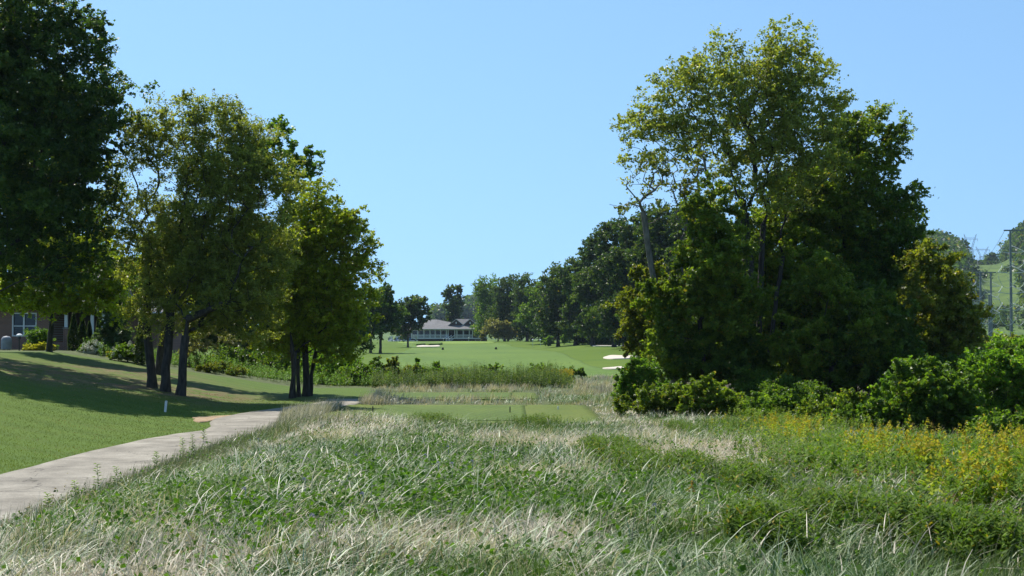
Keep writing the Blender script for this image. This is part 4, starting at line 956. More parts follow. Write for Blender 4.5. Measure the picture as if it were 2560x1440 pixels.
# tall reedy weeds in the creek
n = 7500; px = rng.uniform(930, 1440, n); y = rng.uniform(76, 92, n); x = (px - 1280) / F * y
endf = ss(1455, 1380, px) if False else 1 - ss(1370, 1450, px); k = rng.random(n) < (.15 + .85 * ss(.36, .56, fbm(x / 1.6, y / 5, 4))) * endf; x, y = x[k], y[k]; q_ = rng.random(len(x)) < .35
hh = .82 * rng.uniform(.4, 1.3, len(x)) ** 1.7 * (0.25 + 1.35 * fbm(x / 1.1, y / 5, 6))
p_ = weed_mesh(x[q_], y[q_], hh[q_], 26, .14, 'leafy', sw=.012)
p_ += weed_mesh(x[~q_], y[~q_], hh[~q_], 26, .13, 'weed', sw=.012)
n = 2300; y = rng.uniform(78, 108, n); x = rng.uniform(-24, -7, n) ; k = x > path_r(y) * 0 - 24; p_ += weed_mesh(x, y, rng.uniform(.4, 1.0, n), 26, .16, 'bright', sw=.012)
n = 260; px = rng.uniform(1360, 1430, n); y = rng.uniform(86, 92, n); x = (px - 1280) / F * y; p_ += weed_mesh(x, y, rng.uniform(.6, .95, n), 26, .13, 'yellow', sw=.012, flower=14, fl_col=((.4, .28, .02), (.6, .45, .05)))
join_stuff('creek_weeds', p_, HERB)
# short mown blades giving the near lawn its nap
n = 330000; x, y = field_pts(n, 16, 62, 1.3, .42); k = (x < path_l(y) - .0); x, y = x[k], y[k]; n = len(x)
sm = soil_mask(x, y) * (fbm(x * .9, y * .9, 1) > .45); k = rng.random(n) > sm * .8; x, y = x[k], y[k]; n = len(x)
nz = fbm(x / 3, y / 3, 7); nf = fbm(x / .8, y / .8, 2)
col = mixcol(np.clip(rng.random(n) * .6 + (nz - .3), 0, 1), (0.085, 0.125, 0.006), (0.165, 0.195, 0.014))
col *= (0.8 + .5 * ss(.35, .65, fbm(x / 6, y / 6, 1)))[:, None]; q = (nf > .6) & (rng.random(n) < .5); col[q] = mixcol(rng.random(q.sum()), (.2, .17, .07), (.34, .29, .14))
join_stuff('lawn_blades', [blade_mesh(x, y, rng.uniform(.025, .05, n), rng.uniform(.1, 1, n), rng.uniform(0, 6.28, n), 0.004 + .0002 * y, col, rows=2)], LAWNM)
# low herbs rooted in the path edge: the taller seedlings are things of their own
SE = 'seedlings along the path edge'
for i, (px, py, hp, lb) in enumerate([(242, 1240, 62, 'slender seedling standing alone over the path edge'), (290, 1235, 46, 'bushy seedling right of the slender one at the path edge'), (118, 1290, 36, 'squat seedling nearest the camera at the path edge'),
                                      (390, 1172, 26, 'small seedling in the middle of the path edge'), (455, 1150, 40, 'seedling with wide leaves over the path bend'), (508, 1110, 32, 'seedling at the narrow neck of the path'), (480, 1140, 40, 'leaning seedling before the neck of the path'), (185, 1262, 40, 'leafy seedling left of the slender one')]):
    g = G(px, py); r0 = empty('seedling', g, lb, 'seedling', SE)
    h = hp / F * g[1] + .12
    s = MB().tube([(0, 0, -.03), (.02, 0, h * .5), (.0, .01, h)], [.006, .005, .003], 5); s.build('stem', mat('green_stem', (.06, .09, .03), (.1, .14, .04), 20), r0)
    nl = 26; t = np.linspace(.2, 1, nl); a = np.arange(nl) * 2.4; P = np.stack([0.012 * np.sin(t * 3), t * 0, h * t], -1)
    o_ = unit(np.stack([np.cos(a), np.sin(a), .35 + rng.uniform(-.2, .3, nl)], -1)); Ls = (.12 * (1.2 - .6 * t) * rng.uniform(.8, 1.2, nl))[:, None]
    sd_ = unit(np.cross(o_, [0, 0, 1.])); m_ = P + o_ * Ls * .5 + [0, 0, .01]
    lv = np.stack([P, m_ + sd_ * Ls * .25, P + o_ * Ls - [0, 0, .01], m_ - sd_ * Ls * .25], 1).reshape(-1, 3)
    link('leaves', np_mesh('leaves', lv, np.arange(nl)[:, None] * 4 + np.array([[0, 1, 2, 3]]), LEAF, np.repeat(leaf_colors(nl, 'mid'), 4, 0)), r0)
# small mauve flower heads in the clover
mv = mat('mauve_petals', (.34, .30, .38), (.46, .42, .5), 40, .8)
for px, py in [(890, 1196), (1063, 1196), (1095, 1222), (1130, 1225), (1120, 1168), (810, 1140), (645, 1130), (625, 1132), (700, 1160), (780, 1393), (610, 1310), (1180, 1217), (760, 1278), (1637, 1362), (905, 1325)]:
    g = G(px, py)
    m = MB()
    for k_ in range(14):
        a = k_ * 2.4; r_ = .011 * math.sqrt((k_ + 1) / 14); zz = .30 - .02 * (k_ / 14)
        m.add([(r_ * math.cos(a), r_ * math.sin(a), zz), (r_ * 1.9 * math.cos(a - .3), r_ * 1.9 * math.sin(a - .3), zz + .018), (r_ * 2.2 * math.cos(a), r_ * 2.2 * math.sin(a), zz + .008), (r_ * 1.9 * math.cos(a + .3), r_ * 1.9 * math.sin(a + .3), zz + .018)], [(0, 1, 2, 3)])
    m.tube([(0, 0, 0), (0.01, 0, .3)], .003, 4)
    o = m.build('mauve_flower', mv, None, g); tag(o, 'tiny mauve flower head in the rough grass', 'flower', 'mauve flowers in the rough')
# ================================================================ clubhouse
ROOF = mat('grey_shingles', (0.14, 0.135, 0.135), (0.21, 0.205, 0.205), 3, .9, .2, stretch=(1, 1, 3))
ROOFB = mat('brown_shingles', (0.15, 0.115, 0.10), (0.2, 0.16, 0.14), 3, .9)
SIDING = mat('brown_siding', (0.075, 0.055, 0.05), (0.10, 0.075, 0.07), 2, .8)
SKIRT = mat('dark_skirting', (0.03, 0.028, 0.026), (0.05, 0.045, 0.04), 2, .9)
BX, BY = (1027.4 - 1280) / F * 448, 448.0
BZ = CAMZ + (840 - 844.8) / F * 448      # deck level
ch = empty('clubhouse', (BX, BY, BZ), 'white-railed clubhouse with a grey roof and twin gables at the end of the fairway', 'clubhouse')
q = lambda X: (X - 270) * 0.01294
xe = q(2150)
MB().box(-.4, xe, 0, 7.5, -.30, 0).build('deck', WHITE, ch)
m = MB(); m.box(-.2, xe - .2, .35, 7.3, -1.6, -.31); m.build('deck_skirting', SKIRT, ch)
for X in (275, 585, 735, 985, 1345, 1550, 2130): MB().box(q(X) - .12, q(X) + .12, .02, .3, -1.5, -.302).build('pier', SKIRT, ch)
posts = [280, 440, 590, 740, 865, 1000, 1140, 1185, 1350, 1400, 1555, 1705, 1785, 1925, 2130]
for X in posts: MB().box(q(X) - .11, q(X) + .11, .05, .27, 0.002, 2.55).build('porch_post', WHITE, ch)
MB().box(-.1, xe, .02, .3, 2.552, 2.80).build('porch_beam', WHITE, ch)
for a, b in zip(posts[:-1], posts[1:]):
    if (a, b) in ((1185, 1350), (1785, 1925)): continue
    m = MB(); x0, x1 = q(a) + .112, q(b) - .112
    m.box(x0, x1, .12, .19, .98, 1.06); m.box(x0, x1, .12, .19, .10, .17)
    nb = max(2, int((x1 - x0) / .17))
    for k in range(nb): xx = x0 + (k + .5) * (x1 - x0) / nb; m.box(xx - .035, xx + .035, .13, .18, .171, .979)
    m.build('railing', WHITE, ch)
# walls behind the porch
MB().box(.2, xe - .5, 3.0, 14, 0.003, 3.6).build('wall', SIDING, ch)
for a, b in zip(posts[:-1], posts[1:]):
    if (a, b) == (1785, 1925): continue
    x0, x1 = q(a) + .2, q(b) - .2
    if x1 - x0 < .5: continue
    if (a, b) == (1185, 1350):
        d = MB().box(x0, x1, 2.93, 2.998, .02, 2.25).build('door', DARKGLASS, ch); m = MB()
        for xx in (x0, (x0 + x1) / 2, x1): m.box(xx - .05, xx + .05, 2.88, 2.928, .02, 2.3)
        m.build('frame', SIDING, d); continue
    wd_ = MB().box(x0, x1, 2.95, 2.998, .9, 2.3).build('window', DARKGLASS, ch)
    m = MB(); m.box(x0 - .06, x1 + .06, 2.9, 2.949, 2.3, 2.4); m.box(x0 - .06, x1 + .06, 2.9, 2.949, .8, .9); m.box(x0 - .06, x0, 2.9, 2.949, .9, 2.3); m.box(x1, x1 + .06, 2.9, 2.949, .9, 2.3)
    m.build('frame', WHITE, wd_)
MB().box(q(1795), q(1912), .2, 2.9, 0.004, 2.54).build('wall_panel', SIDING, ch)
# veranda roof skirt and hip roofs
def roofslab(name, pts_list, material, th=.12, parent=None):
    m = MB()
    for pts in pts_list: m.poly(pts, (0, 0, -th))
    return m.build(name, material, parent)
ex0, ex1 = q(335), q(2120) + .3; ez = 2.82; mz = ez + 1.35
roofslab('roof', [
    [(ex0 - .4, -.5, ez), (ex1, -.5, ez), (ex1 - 2.4, 3.1, mz), (ex0 + 3.1, 3.1, mz)],
    [(ex1, -.5, ez - .001), (ex1, 15, ez), (ex1 - 2.4, 12, mz), (ex1 - 2.4, 3.1, mz - .001)],
    [(ex0 - .4, 15, ez), (ex0 - .4, -.5, ez - .001), (ex0 + 3.1, 3.1, mz - .001), (ex0 + 3.1, 12, mz)]], ROOF, .12, ch)
lz = ez + (640 - 398) * .01294
xl0, xl1 = q(560), q(880)
roofslab('hip_roof', [
    [(q(420), 2.0, ez + .9), (q(830), 3.0, mz - .1), (xl1, 9, lz), (xl0, 9, lz)],
    [(q(830), 3.0, mz - .1), (q(1220), 4.5, mz - .05), (q(1220), 9, mz + .9), (xl1, 9, lz - .001)],
    [(q(420), 16, ez + .9), (q(420), 2.0, ez + .9), (xl0, 9, lz - .001)],
    [(xl0, 9.2, lz - .01), (xl1, 9.2, lz - .01), (q(1200), 16, mz), (q(420), 16, ez + .8)]], ROOF, .12, ch)
gz = ez + (632 - 378) * .01294; gb = mz - .1
ga = (q(1375), q(1720)); hw = 2.35
for i, gx in enumerate(ga):
    MB().poly([(gx - hw, 2.6, gb), (gx + hw, 2.6, gb), (gx, 2.6, gz - .12)], (0, .15, 0)).build('gable_wall', SIDING, ch)
    v_ = MB(); v_.poly([(gx - .2, 2.5, gb + .45), (gx + .2, 2.5, gb + .45), (gx + .2, 2.5, gb + .95), (gx, 2.5, gb + 1.15), (gx - .2, 2.5, gb + .95)], (0, .08, 0)); v_.build('gable_vent', WHITE, ch)
    for s in (-1, 1):
        MB().poly([(gx, 2.35, gz + .03), (gx + s * (hw + .35), 2.35, gb - .12), (gx + s * (hw + .35), 2.35, gb - .34), (gx, 2.35, gz - .22)], (0, .12, 0)).build('bargeboard', WHITE, ch)
roofslab('gable_roof', [
    [(ga[0], 2.3, gz), (ga[0], 9, gz), (ga[0] - hw - .3, 9, gb - .1), (ga[0] - hw - .3, 2.3, gb - .1)],
    [(ga[0], 2.31, gz - .002), (ga[0] + (ga[1] - ga[0]) / 2, 2.31, gb + .05), (ga[0] + (ga[1] - ga[0]) / 2, 5, gb + .05), (ga[0], 8.9, gz - .002)],
    [(ga[1], 2.31, gz - .002), (ga[1], 8.9, gz - .002), (ga[0] + (ga[1] - ga[0]) / 2, 5, gb + .052), (ga[0] + (ga[1] - ga[0]) / 2, 2.31, gb + .052)],
    [(ga[1], 2.3, gz), (ga[1] + hw + .3, 2.3, gb - .1), (ga[1] + hw + .3, 9, gb - .1), (ga[1], 9, gz)],
    [(ga[0], 6.8, gz - .02), (ga[1], 6.8, gz - .02), (ga[1] - .2, 4.2, gb + .3), (ga[0] + .2, 4.2, gb + .3)]], ROOF, .1, ch)
m = MB(); m.tube([(-.2, -.5, ez - .02), (ex1, -.5, ez - .02)], .07, 6); m.build('gutter', WHITE, ch)
# side wing
MB().box(q(-120), -.45, 4, 14, -1.2, 2.2).build('side_wing', SIDING, ch)
roofslab('side_wing_roof', [[(q(-200), 3, 2.2), (.2, 3, 2.2), (.2, 8.5, 4.6), (q(-20), 8.5, 4.6)], [(q(-200), 3, 2.199), (q(-20), 8.5, 4.599), (q(-200), 14, 2.2)]], ROOFB, .12, ch)
# stairs with three sloping handrails
s = MB()
for k in range(7): s.box(q(1190) - .22 * k, q(1345) - .22 * k, -.38 - .34 * k, -.02 - .34 * k, -.18 * (k + 1) - .06, -.18 * (k + 1))
s.build('stairs', WHITE, ch)
for X in (1195, 1270, 1342):
    m = MB(); x0 = q(X)
    m.poly([(x0, -.05, .95), (x0 - 1.6, -2.5, -.25), (x0 - 1.6, -2.5, -.42), (x0, -.05, .78)], (.12, 0, 0))
    for t in (0.02, .5, .97): m.box(x0 - 1.6 * t, x0 - 1.6 * t + .09, -.05 - 2.45 * t, .04 - 2.45 * t, -.05 - 1.2 * t - .2, .85 - 1.2 * t)
    m.build('handrail', WHITE, ch)
# picnic table
g_ = on(1195, 436); tb = empty('picnic_table', (g_[0], g_[1], BZ - 1.15), 'pale picnic table on the grass before the clubhouse porch', 'table')
gt = mat('grey_wood', (.3, .29, .27), (.4, .39, .37), 6, .8)
MB().box(-1.1, 1.1, -.4, .4, .72, .78).build('table_top', gt, tb)
for s_ in (-1, 1):
    MB().box(-1.1, 1.1, s_ * .75 - .13, s_ * .75 + .13, .43, .48).build('bench', gt, tb)
    m = MB(); m.tube([(s_ * .8, -.8, 0), (s_ * .8, -.2, .72)], .05, 5); m.tube([(s_ * .8, .8, 0), (s_ * .8, .2, .72)], .05, 5); m.build('leg', gt, tb)

# golf carts
def golf_cart():
    r0 = empty('golf_cart', (0, 0, 0))
    bodym = mat('cart_body', (.55, .56, .6), (.62, .63, .66), 3, .35); blue = mat('blue_bag', (.05, .12, .4), (.08, .2, .55), 3, .6); rub = mat('tyre_rubber', (.02, .02, .02), (.03, .03, .03), 3, .8)
    m = MB(); m.poly([(-1.15, -.55, .25), (-1.15, -.55, .75), (-.95, -.55, .8), (-.6, -.55, .42), (-.1, -.55, .42), (0, -.55, .7), (1.0, -.55, .7), (1.15, -.55, .3)], (0, 1.1, 0)); m.build('body', bodym, r0)
    MB().box(-.05, .45, -.5, .5, .702, .82).box(.36, .48, -.5, .5, .821, 1.25).build('seat', rub, r0)
    m = MB().box(-.9, .9, -.58, .58, 1.82, 1.88).build('roof', WHITE, r0)
    for sx in (-.8, .8):
        for sy in (-.5, .5): MB().tube([(sx, sy, .7), (sx * .95, sy, 1.82)], .03, 5).build('roof_post', rub, r0)
    for sx in (-.75, .75):
        for sy in (-.5, .5): MB().tube([(sx, sy - .09, .22), (sx, sy + .09, .22)], .22, 12).build('wheel', rub, r0)
    m = MB(); m.poly([(-.62, -.5, .8), (-.8, -.5, 1.8), (-.78, -.5, 1.8), (-.58, -.5, .8)], (0, 1.0, 0)); m.build('windscreen', mat('clear_screen', (.5, .55, .6), (.6, .65, .7), 2, .1), r0)
    MB().tube([(1.0, 0.2, .65), (1.15, .2, 1.4)], .14, 8).tube([(1.0, -.2, .65), (1.15, -.2, 1.4)], .14, 8).build('golf_bag', blue, r0)
    return r0
gc = golf_cart(); first = True
for px, dd_, rz, sc_, lb in [(985, 425, .5, 1, 'golf cart at the left end of the row by the clubhouse trees'), (995, 430, 1.2, 1, 'golf cart second in the row, angled towards the clubhouse'), (1004, 424, .3, 1, 'golf cart in the middle of the row'), (1016, 427, -.6, 1, 'golf cart with its roof tilted to the light beside the porch'), (1035, 431, 2.9, 1, 'low blue-trimmed golf cart at the porch corner'), (976, 432, 1.9, 1, 'golf cart half hidden under the fairway tree')]:
    g_ = on(px, dd_); o = gc if first else copy_tree(gc, g_, rz, (1, 1, 1)); first = False
    o.location = tuple(g_); o.rotation_euler = (0, 0, rz); o['label'] = lb; o['category'] = 'golf cart'; o['group'] = 'golf carts parked by the clubhouse'

# white ball markers and dark yardage markers
for px, py, d, lb in [(1172, 845, 425, 'white ball marker before the clubhouse porch'), (1238, 847, 415, 'white ball marker at the right end of the porch'), (1332, 850, 330, 'white ball marker at the left under the fairway trees'), (1351, 850, 335, 'smaller white ball marker under the fairway trees')]:
    g_ = on(px, d); p_ = at(px, py, d); h = max(.25, p_[2] - g_[2])
    r0 = empty('ball_marker', g_, lb, 'marker', 'white ball markers along the fairway')
    rr = .22; MB().lathe([(0.001, -rr)] + [(rr * math.sin(R(a)), -rr * math.cos(R(a))) for a in range(20, 180, 20)] + [(0.001, rr)], 14, (0, 0, h)).build('ball', WHITE, r0, smooth=True)
    MB().tube([(0, 0, 0), (0, 0, h - rr)], .05, 6).build('stake', WHITE, r0)
BLK = mat('dark_marker', (.015, .02, .015), (.03, .035, .03), 5, .7)
for px, py, lb in [(1107, 875, 'dark squat marker on the fairway below the sand'), (1240, 874, 'dark squat marker on the right half of the fairway')]:
    g_ = G(px, py); MB_ = MB().lathe([(.22, 0), (.26, .15), (.2, .4), (.1, .52), (.001, .55)], 10); o = MB_.build('yardage_marker', BLK, None, g_); tag(o, lb, 'marker', 'dark markers on the fairway')
for px, py, d, lb, mt, h in [(932, 1035, 0, 'short dark tee marker at the left of the near tee', BLK, .22), (1275, 1036, 0, 'short dark tee marker on the right half of the near tee', BLK, .22), (974, 996, 0, 'short dark tee marker on the far tee', BLK, .22), (1395, 1028, 0, 'tiny white tee marker at the right end of the near tee', WHITE, .12)]:
    g_ = G(px, py); g_[2] += .05
    r0 = empty('tee_marker', g_, lb, 'tee marker', 'tee markers')
    MB().lathe([(.018, 0), (.022, h * .7), (.018, h), (.001, h + .02)], 8).build('marker_body', mt, r0); MB().tube([(0, 0, -.05), (0, 0, 0)], .012, 5).build('spike', BLK, r0)
g_ = G(413, 1031); r0 = empty('boundary_stake', g_, 'small leaning white stake in the mown lawn', 'stake')
r0.rotation_euler = (0, R(5), 0); hs_ = 27 / F * g_[1]
MB().poly([(-.035, -.035, 0), (.035, -.035, 0), (.035, .035, 0), (-.035, .035, 0)], (0, 0, hs_)).build('post', WHITE, r0); MB().box(-.028, .028, -.028, .028, hs_ + .001, hs_ + .02).build('post_cap', mat('weathered_top', (.45, .45, .45), (.5, .5, .5), 9, .8), r0)

# ================================================================ brick house at the left
def brick_mat():
    m, n, l = new_mat('red_brick'); o = n.new('ShaderNodeOutputMaterial'); p = n.new('ShaderNodeBsdfPrincipled'); p.inputs['Roughness'].default_value = .9
    tc = n.new('ShaderNodeTexCoord'); mp = n.new('ShaderNodeMapping'); mp.inputs['Rotation'].default_value = (R(90), 0, 0); l.new(tc.outputs['Object'], mp.inputs[0])
    b = n.new('ShaderNodeTexBrick'); b.inputs['Scale'].default_value = 1; b.inputs['Brick Width'].default_value = .22; b.inputs['Row Height'].default_value = .075; b.inputs['Mortar Size'].default_value = .008
    b.inputs['Color1'].default_value = (.26, .115, .075, 1); b.inputs['Color2'].default_value = (.19, .085, .06, 1); b.inputs['Mortar'].default_value = (.32, .27, .23, 1)
    l.new(mp.outputs[0], b.inputs['Vector']); l.new(b.outputs[0], p.inputs['Base Color']); l.new(p.outputs[0], o.inputs[0]); return m
BRICK = brick_mat()
HD = 88.0; hx = lambda px: (px - 1280) / F * HD
hz0 = float(Z(hx(60), HD)); hz = lambda py: CAMZ + (840 - py) / F * HD - hz0
H0 = hx(-120); hs = empty('brick_house', (H0, HD, hz0), 'red brick house with a white window behind the left trees', 'house')
X_ = lambda px: hx(px) - H0
ev = hz(768)
wx0, wx1, wz0, wz1 = X_(31), X_(92), hz(841), hz(782)
m = MB(); m.box(0, wx0, 0, 8, -.5, ev); m.box(wx1, X_(122), 0, 8, -.5, ev); m.box(wx0, wx1, 0, 8, -.5, wz0); m.box(wx0, wx1, 0, 8, wz1, ev); m.build('wall', BRICK, hs)
wn = MB().box(wx0 + .001, wx1 - .001, .08, .11, wz0 + .001, wz1 - .001).build('window', DARKGLASS, hs)
m = MB(); t_ = .05
m.box(wx0, wx1, -.03, .079, wz0, wz0 + .07); m.box(wx0, wx1, -.03, .079, wz1 - .07, wz1); m.box(wx0, wx0 + .07, -.028, .079, wz0 + .071, wz1 - .071); m.box(wx1 - .07, wx1, -.028, .079, wz0 + .071, wz1 - .071)
xm = X_(60); zm = hz(815); m.box(xm - .045, xm + .045, -.02, .079, wz0 + .072, wz1 - .072); m.box(wx0 + .072, xm - .046, 0, .079, zm - .03, zm + .03); m.box(xm + .046, wx1 - .072, 0, .079, zm - .03, zm + .03)
m.build('frame', WHITE, wn)
# porch
MB().box(X_(122) + .002, X_(262), 3.5, 8, -.5, ev).build('porch_wall', SIDING, hs)
MB().box(X_(138), X_(172), -.1, .15, -.5, hz(854)).build('porch_parapet', BRICK, hs)
MB().box(X_(160), X_(171), -.13, .18, hz(854) + .002, hz(822)).build('brick_pillar', BRICK, hs)
MB().box(X_(158.5), X_(172.5), -.17, .22, hz(822) + .002, hz(819)).build('pillar_cap', mat('stone_cap', (.3, .27, .24), (.36, .33, .3), 5, .8), hs)
for px in (165, 230, 258): MB().box(X_(px) - .09, X_(px) + .09, -.02, .14, hz(818) if px == 165 else -.4, ev - .22).build('porch_column', WHITE, hs)
MB().box(X_(126), X_(262), -.05, .16, ev - .218, ev - .002).build('porch_beam', WHITE, hs)
rz_ = ev + 2.3
roofslab('roof', [[(-.4, -.45, ev), (X_(270), -.45, ev), (X_(250), 4, rz_), (1.5, 4, rz_)], [(-.4, 8.4, ev), (-.4, -.45, ev - .001), (1.5, 4, rz_ - .001)], [(X_(270), -.45, ev - .001), (X_(270), 8.4, ev), (X_(250), 4, rz_ - .001)], [(X_(270), 8.4, ev), (-.4, 8.4, ev - .001), (1.5, 4.01, rz_ - .002), (X_(250), 4.01, rz_ - .002)]], ROOF, .12, hs)
MB().tube([(-.4, -.5, ev - .03), (X_(270), -.5, ev - .03)], .06, 6).build('gutter', WHITE, hs)
w2 = MB(); w2.box(X_(268), X_(362), 4.0, 10, -.6, hz(779)); w2.build('side_wing', BRICK, hs)
roofslab('side_wing_roof', [[(X_(262), 3.5, hz(779)), (X_(372), 3.5, hz(779)), (X_(340), 7, hz(745)), (X_(290), 7, hz(745))], [(X_(372), 3.5, hz(779)), (X_(372), 10.5, hz(779)), (X_(340), 7, hz(745))], [(X_(262), 10.5, hz(779)), (X_(262), 3.5, hz(779)), (X_(290), 7, hz(745))]], ROOF, .1, hs)
MB().tube([(X_(262), 3.45, hz(780)), (X_(372), 3.45, hz(780))], .06, 6).build('gutter', WHITE, hs)
# garden things
GD = 'garden plants before the brick house'
def gp(label, px, d, blobs, pal, leaves, size=.08, name='shrub', cat='shrub', **k):
    b = on(px, d); return tree(name, label, cat, b, px_blobs(blobs, d), pal, leaves, size, .03, top=b + [0, 0, .3], spacing=k.pop('spacing', .35), cr=k.pop('cr', .2), group=GD, trunk_name='stems', crown_name='foliage', floor=b[2], cap=400, shell=.8, **k)
gp('rounded green shrub under the white window', 95, 85, [(95, 845, 30, 24), (110, 862, 26, 20), (80, 860, 18, 18)], 'bright', 9000)
gp('low golden shrub left of the slim trunk', 76, 82, [(76, 884, 16, 8), (62, 884, 10, 6)], 'gold', 2500, .06, spacing=.2, cr=.12)
gp('golden shrub right up against the slim trunk', 104, 82, [(104, 868, 13, 9), (100, 884, 12, 7)], 'gold', 2500, .06, spacing=.2, cr=.12)
gp('small golden tuft right of the slim trunk', 134, 81, [(134, 884, 6, 6)], 'gold', 600, .06, spacing=.15, cr=.1)
gp('small pale-yellow plant between the white hydrangeas', 274, 79, [(274, 897, 8, 6)], 'gold', 700, .06, spacing=.15, cr=.1)
def cone_tree(label, px, d, top_py, hw_px, base_py):
    b = on(px, d); h = at(px, top_py, d)[2] - b[2]; wv = hw_px / F * d
    r0 = empty('arborvitae', b, label, 'evergreen', 'columnar evergreens before the house')
    MB().tube([(0, 0, -.1), (0, 0, h * .8)], [.06, .02], 6).build('trunk', BARK, r0)
    n = int(5200 * h / 3); t = rng.random(n); a = rng.uniform(0, 6.28, n); rr = wv * (1 - t ** 1.7) * (.55 + .5 * rng.random(n) ** .4) * (1 + .12 * np.sin(a * 3 + t * 9)) + .03
    P = np.stack([np.cos(a) * rr, np.sin(a) * rr, t * h + .05], -1); v, f = leaf_quads(P, .10, .1, .5)
    link('foliage', np_mesh('foliage', v, f, LEAF, np.repeat(leaf_colors(n, 'thuja'), 4, 0)), r0)
cone_tree('narrow conical evergreen left of the white-flowered shrub', 184, 84, 785, 13, 893)
cone_tree('second conical evergreen behind the white-flowered shrub', 206, 85, 792, 12, 893)
cone_tree('short conical evergreen beside the porch column', 224, 86, 805, 9, 893)
cone_tree('pointed evergreen right of the porch column', 246, 86, 800, 10, 893)
cone_tree('tallest dark columnar evergreen beside the three trunks', 356, 76, 766, 17, 910)
def hydrangea(label, px, d, blobs, heads):
    r0 = gp(label, px, d, blobs, 'mid', 7000, .08, 'hydrangea', 'hydrangea'); b = np.array(r0.location)
    wm = mat('cream_petals', (.62, .62, .48), (.78, .77, .66), 30, .8)
    for (hx_, hy_) in heads:
        c_ = at(hx_, hy_, d - .55 - rng.uniform(-.15, .25)) - b; s = rng.uniform(.07, .11)
        P = c_ + unit(rng.normal(0, 1, (46, 3))) * s * [1, 1, 1.15] * rng.uniform(.8, 1, (46, 1)); v, f = leaf_quads(P, .05, .6, .9)
        link('flower_head', np_mesh('flower_head', v, f, wm), r0)
hd_ = [(196 + rng.uniform(0, 66), 852 + 38 * rng.random()) for _ in range(44)]
hd_ = [(x_, y_) for x_, y_ in hd_ if ((x_ - 230) / 36) ** 2 + ((y_ - 875) / 26) ** 2 < 1.1]
hydrangea('full white-flowered hydrangea on the lawn edge before the porch', 230, 80, [(230, 872, 30, 18), (245, 884, 24, 12), (212, 880, 18, 14)], hd_)
hd_ = [(325, 856), (322, 862), (340, 868), (346, 872), (330, 878), (335, 874), (350, 880), (352, 884), (345, 888), (338, 884), (328, 884), (354, 894), (346, 896), (340, 900), (283, 872), (282, 884), (348, 865), (300, 890)]
hydrangea('sparser hydrangea with white heads beside the dark columnar evergreen', 320, 77, [(320, 880, 32, 18), (335, 890, 20, 14), (300, 890, 22, 12)], hd_)
for px, d, bl, lb in [(520, 78, [(520, 925, 26, 12)], 'clipped mound of hedge nearest the dogwood'), (560, 80, [(560, 920, 22, 11), (540, 915, 14, 9)], 'second clipped hedge mound'), (588, 79, [(590, 930, 26, 10)], 'rounded hedge mound at the right end of its row'), (485, 82, [(485, 912, 26, 16)], 'dark bush behind the three trunks')]:
    b = on(px, d); tree('hedge_mound', lb, 'hedge', b, px_blobs(bl, d), 'olive' if px > 500 else 'deep', 6000, .06, .03, top=b + [0, 0, .2], spacing=.25, cr=.13, group='clipped mounds at the lawn edge', trunk_name='stems', crown_name='foliage', floor=b[2], cap=260, shell=.5)
g_ = on(17, 84); r0 = empty('grill', g_, 'grey-covered round-topped grill against the brick wall', 'grill')
gm = mat('grey_cover', (.20, .22, .25), (.27, .29, .32), 4, .6)
MB().lathe([(.30, .05), (.31, .5), (.30, .62), (.26, .74), (.17, .82), (.001, .85)], 18).build('cover', gm, r0, smooth=True)
for k in range(4): a = R(45 + 90 * k); MB().tube([(.2 * math.cos(a), .2 * math.sin(a), -.03), (.2 * math.cos(a), .2 * math.sin(a), .06)], .025, 5).build('leg', BLK, r0)
g_ = on(49, 80); zt = at(49, 836, 80)[2] - g_[2]; r0 = empty('bird_feeder', g_, 'white-topped bird feeder on a thin dark pole', 'bird feeder')
MB().tube([(0, 0, -.05), (0, 0, zt - .1)], .03, 6).build('pole', BLK, r0); MB().lathe([(.18, zt - .1), (.17, zt - .03), (.1, zt + .03), (.001, zt + .05)], 14).build('cap', WHITE, r0); MB().lathe([(.08, zt - .25), (.08, zt - .102)], 10).build('seed_tube', DARKGLASS, r0)

# ================================================================ hills, forest, power line
def HZ(x, y):
    x = np.asarray(x, float); y = np.asarray(y, float)
    a = x / np.maximum(y, 1)
    r_ = ss(.262, .30, a)
    knob = np.exp(-((a - .298) / .017) ** 2) * 9
    z = 68 * ss(560, 1280, y) * r_ + knob * ss(900, 1250, y) * r_ + 26 * ss(.342, .385, a) * ss(700, 1250, y)
    z += (13 + 14 * ss(-.05, -.02, a)) * ss(900, 1500, y) * (1 - ss(.262, .28, a)) * (0.75 + .4 * vnoise(x / 130, y / 200, 2))
    return z * (1 + .0) + 4 * (vnoise(x / 60, y / 80, 4) - .5) * ss(600, 900, y) - .6
uu = np.linspace(-.75, .75, 260); yy = np.geomspace(540, 2600, 90); A_, Y_ = np.meshgrid(uu, yy); X2 = A_ * Y_
ZZ = HZ(X2, Y_); ii = (np.arange(89)[:, None] * 260 + np.arange(259)[None]).ravel()
HM = mat('hill_scrub', (.05, .095, .016), (.105, .165, .028), .05, .95, detail=9)
hl = link('hills', np_mesh('hills', np.stack([X2, Y_, ZZ], -1).reshape(-1, 3), np.stack([ii, ii + 1, ii + 261, ii + 260], -1), HM, smooth=True)); tag(hl, kind='structure')
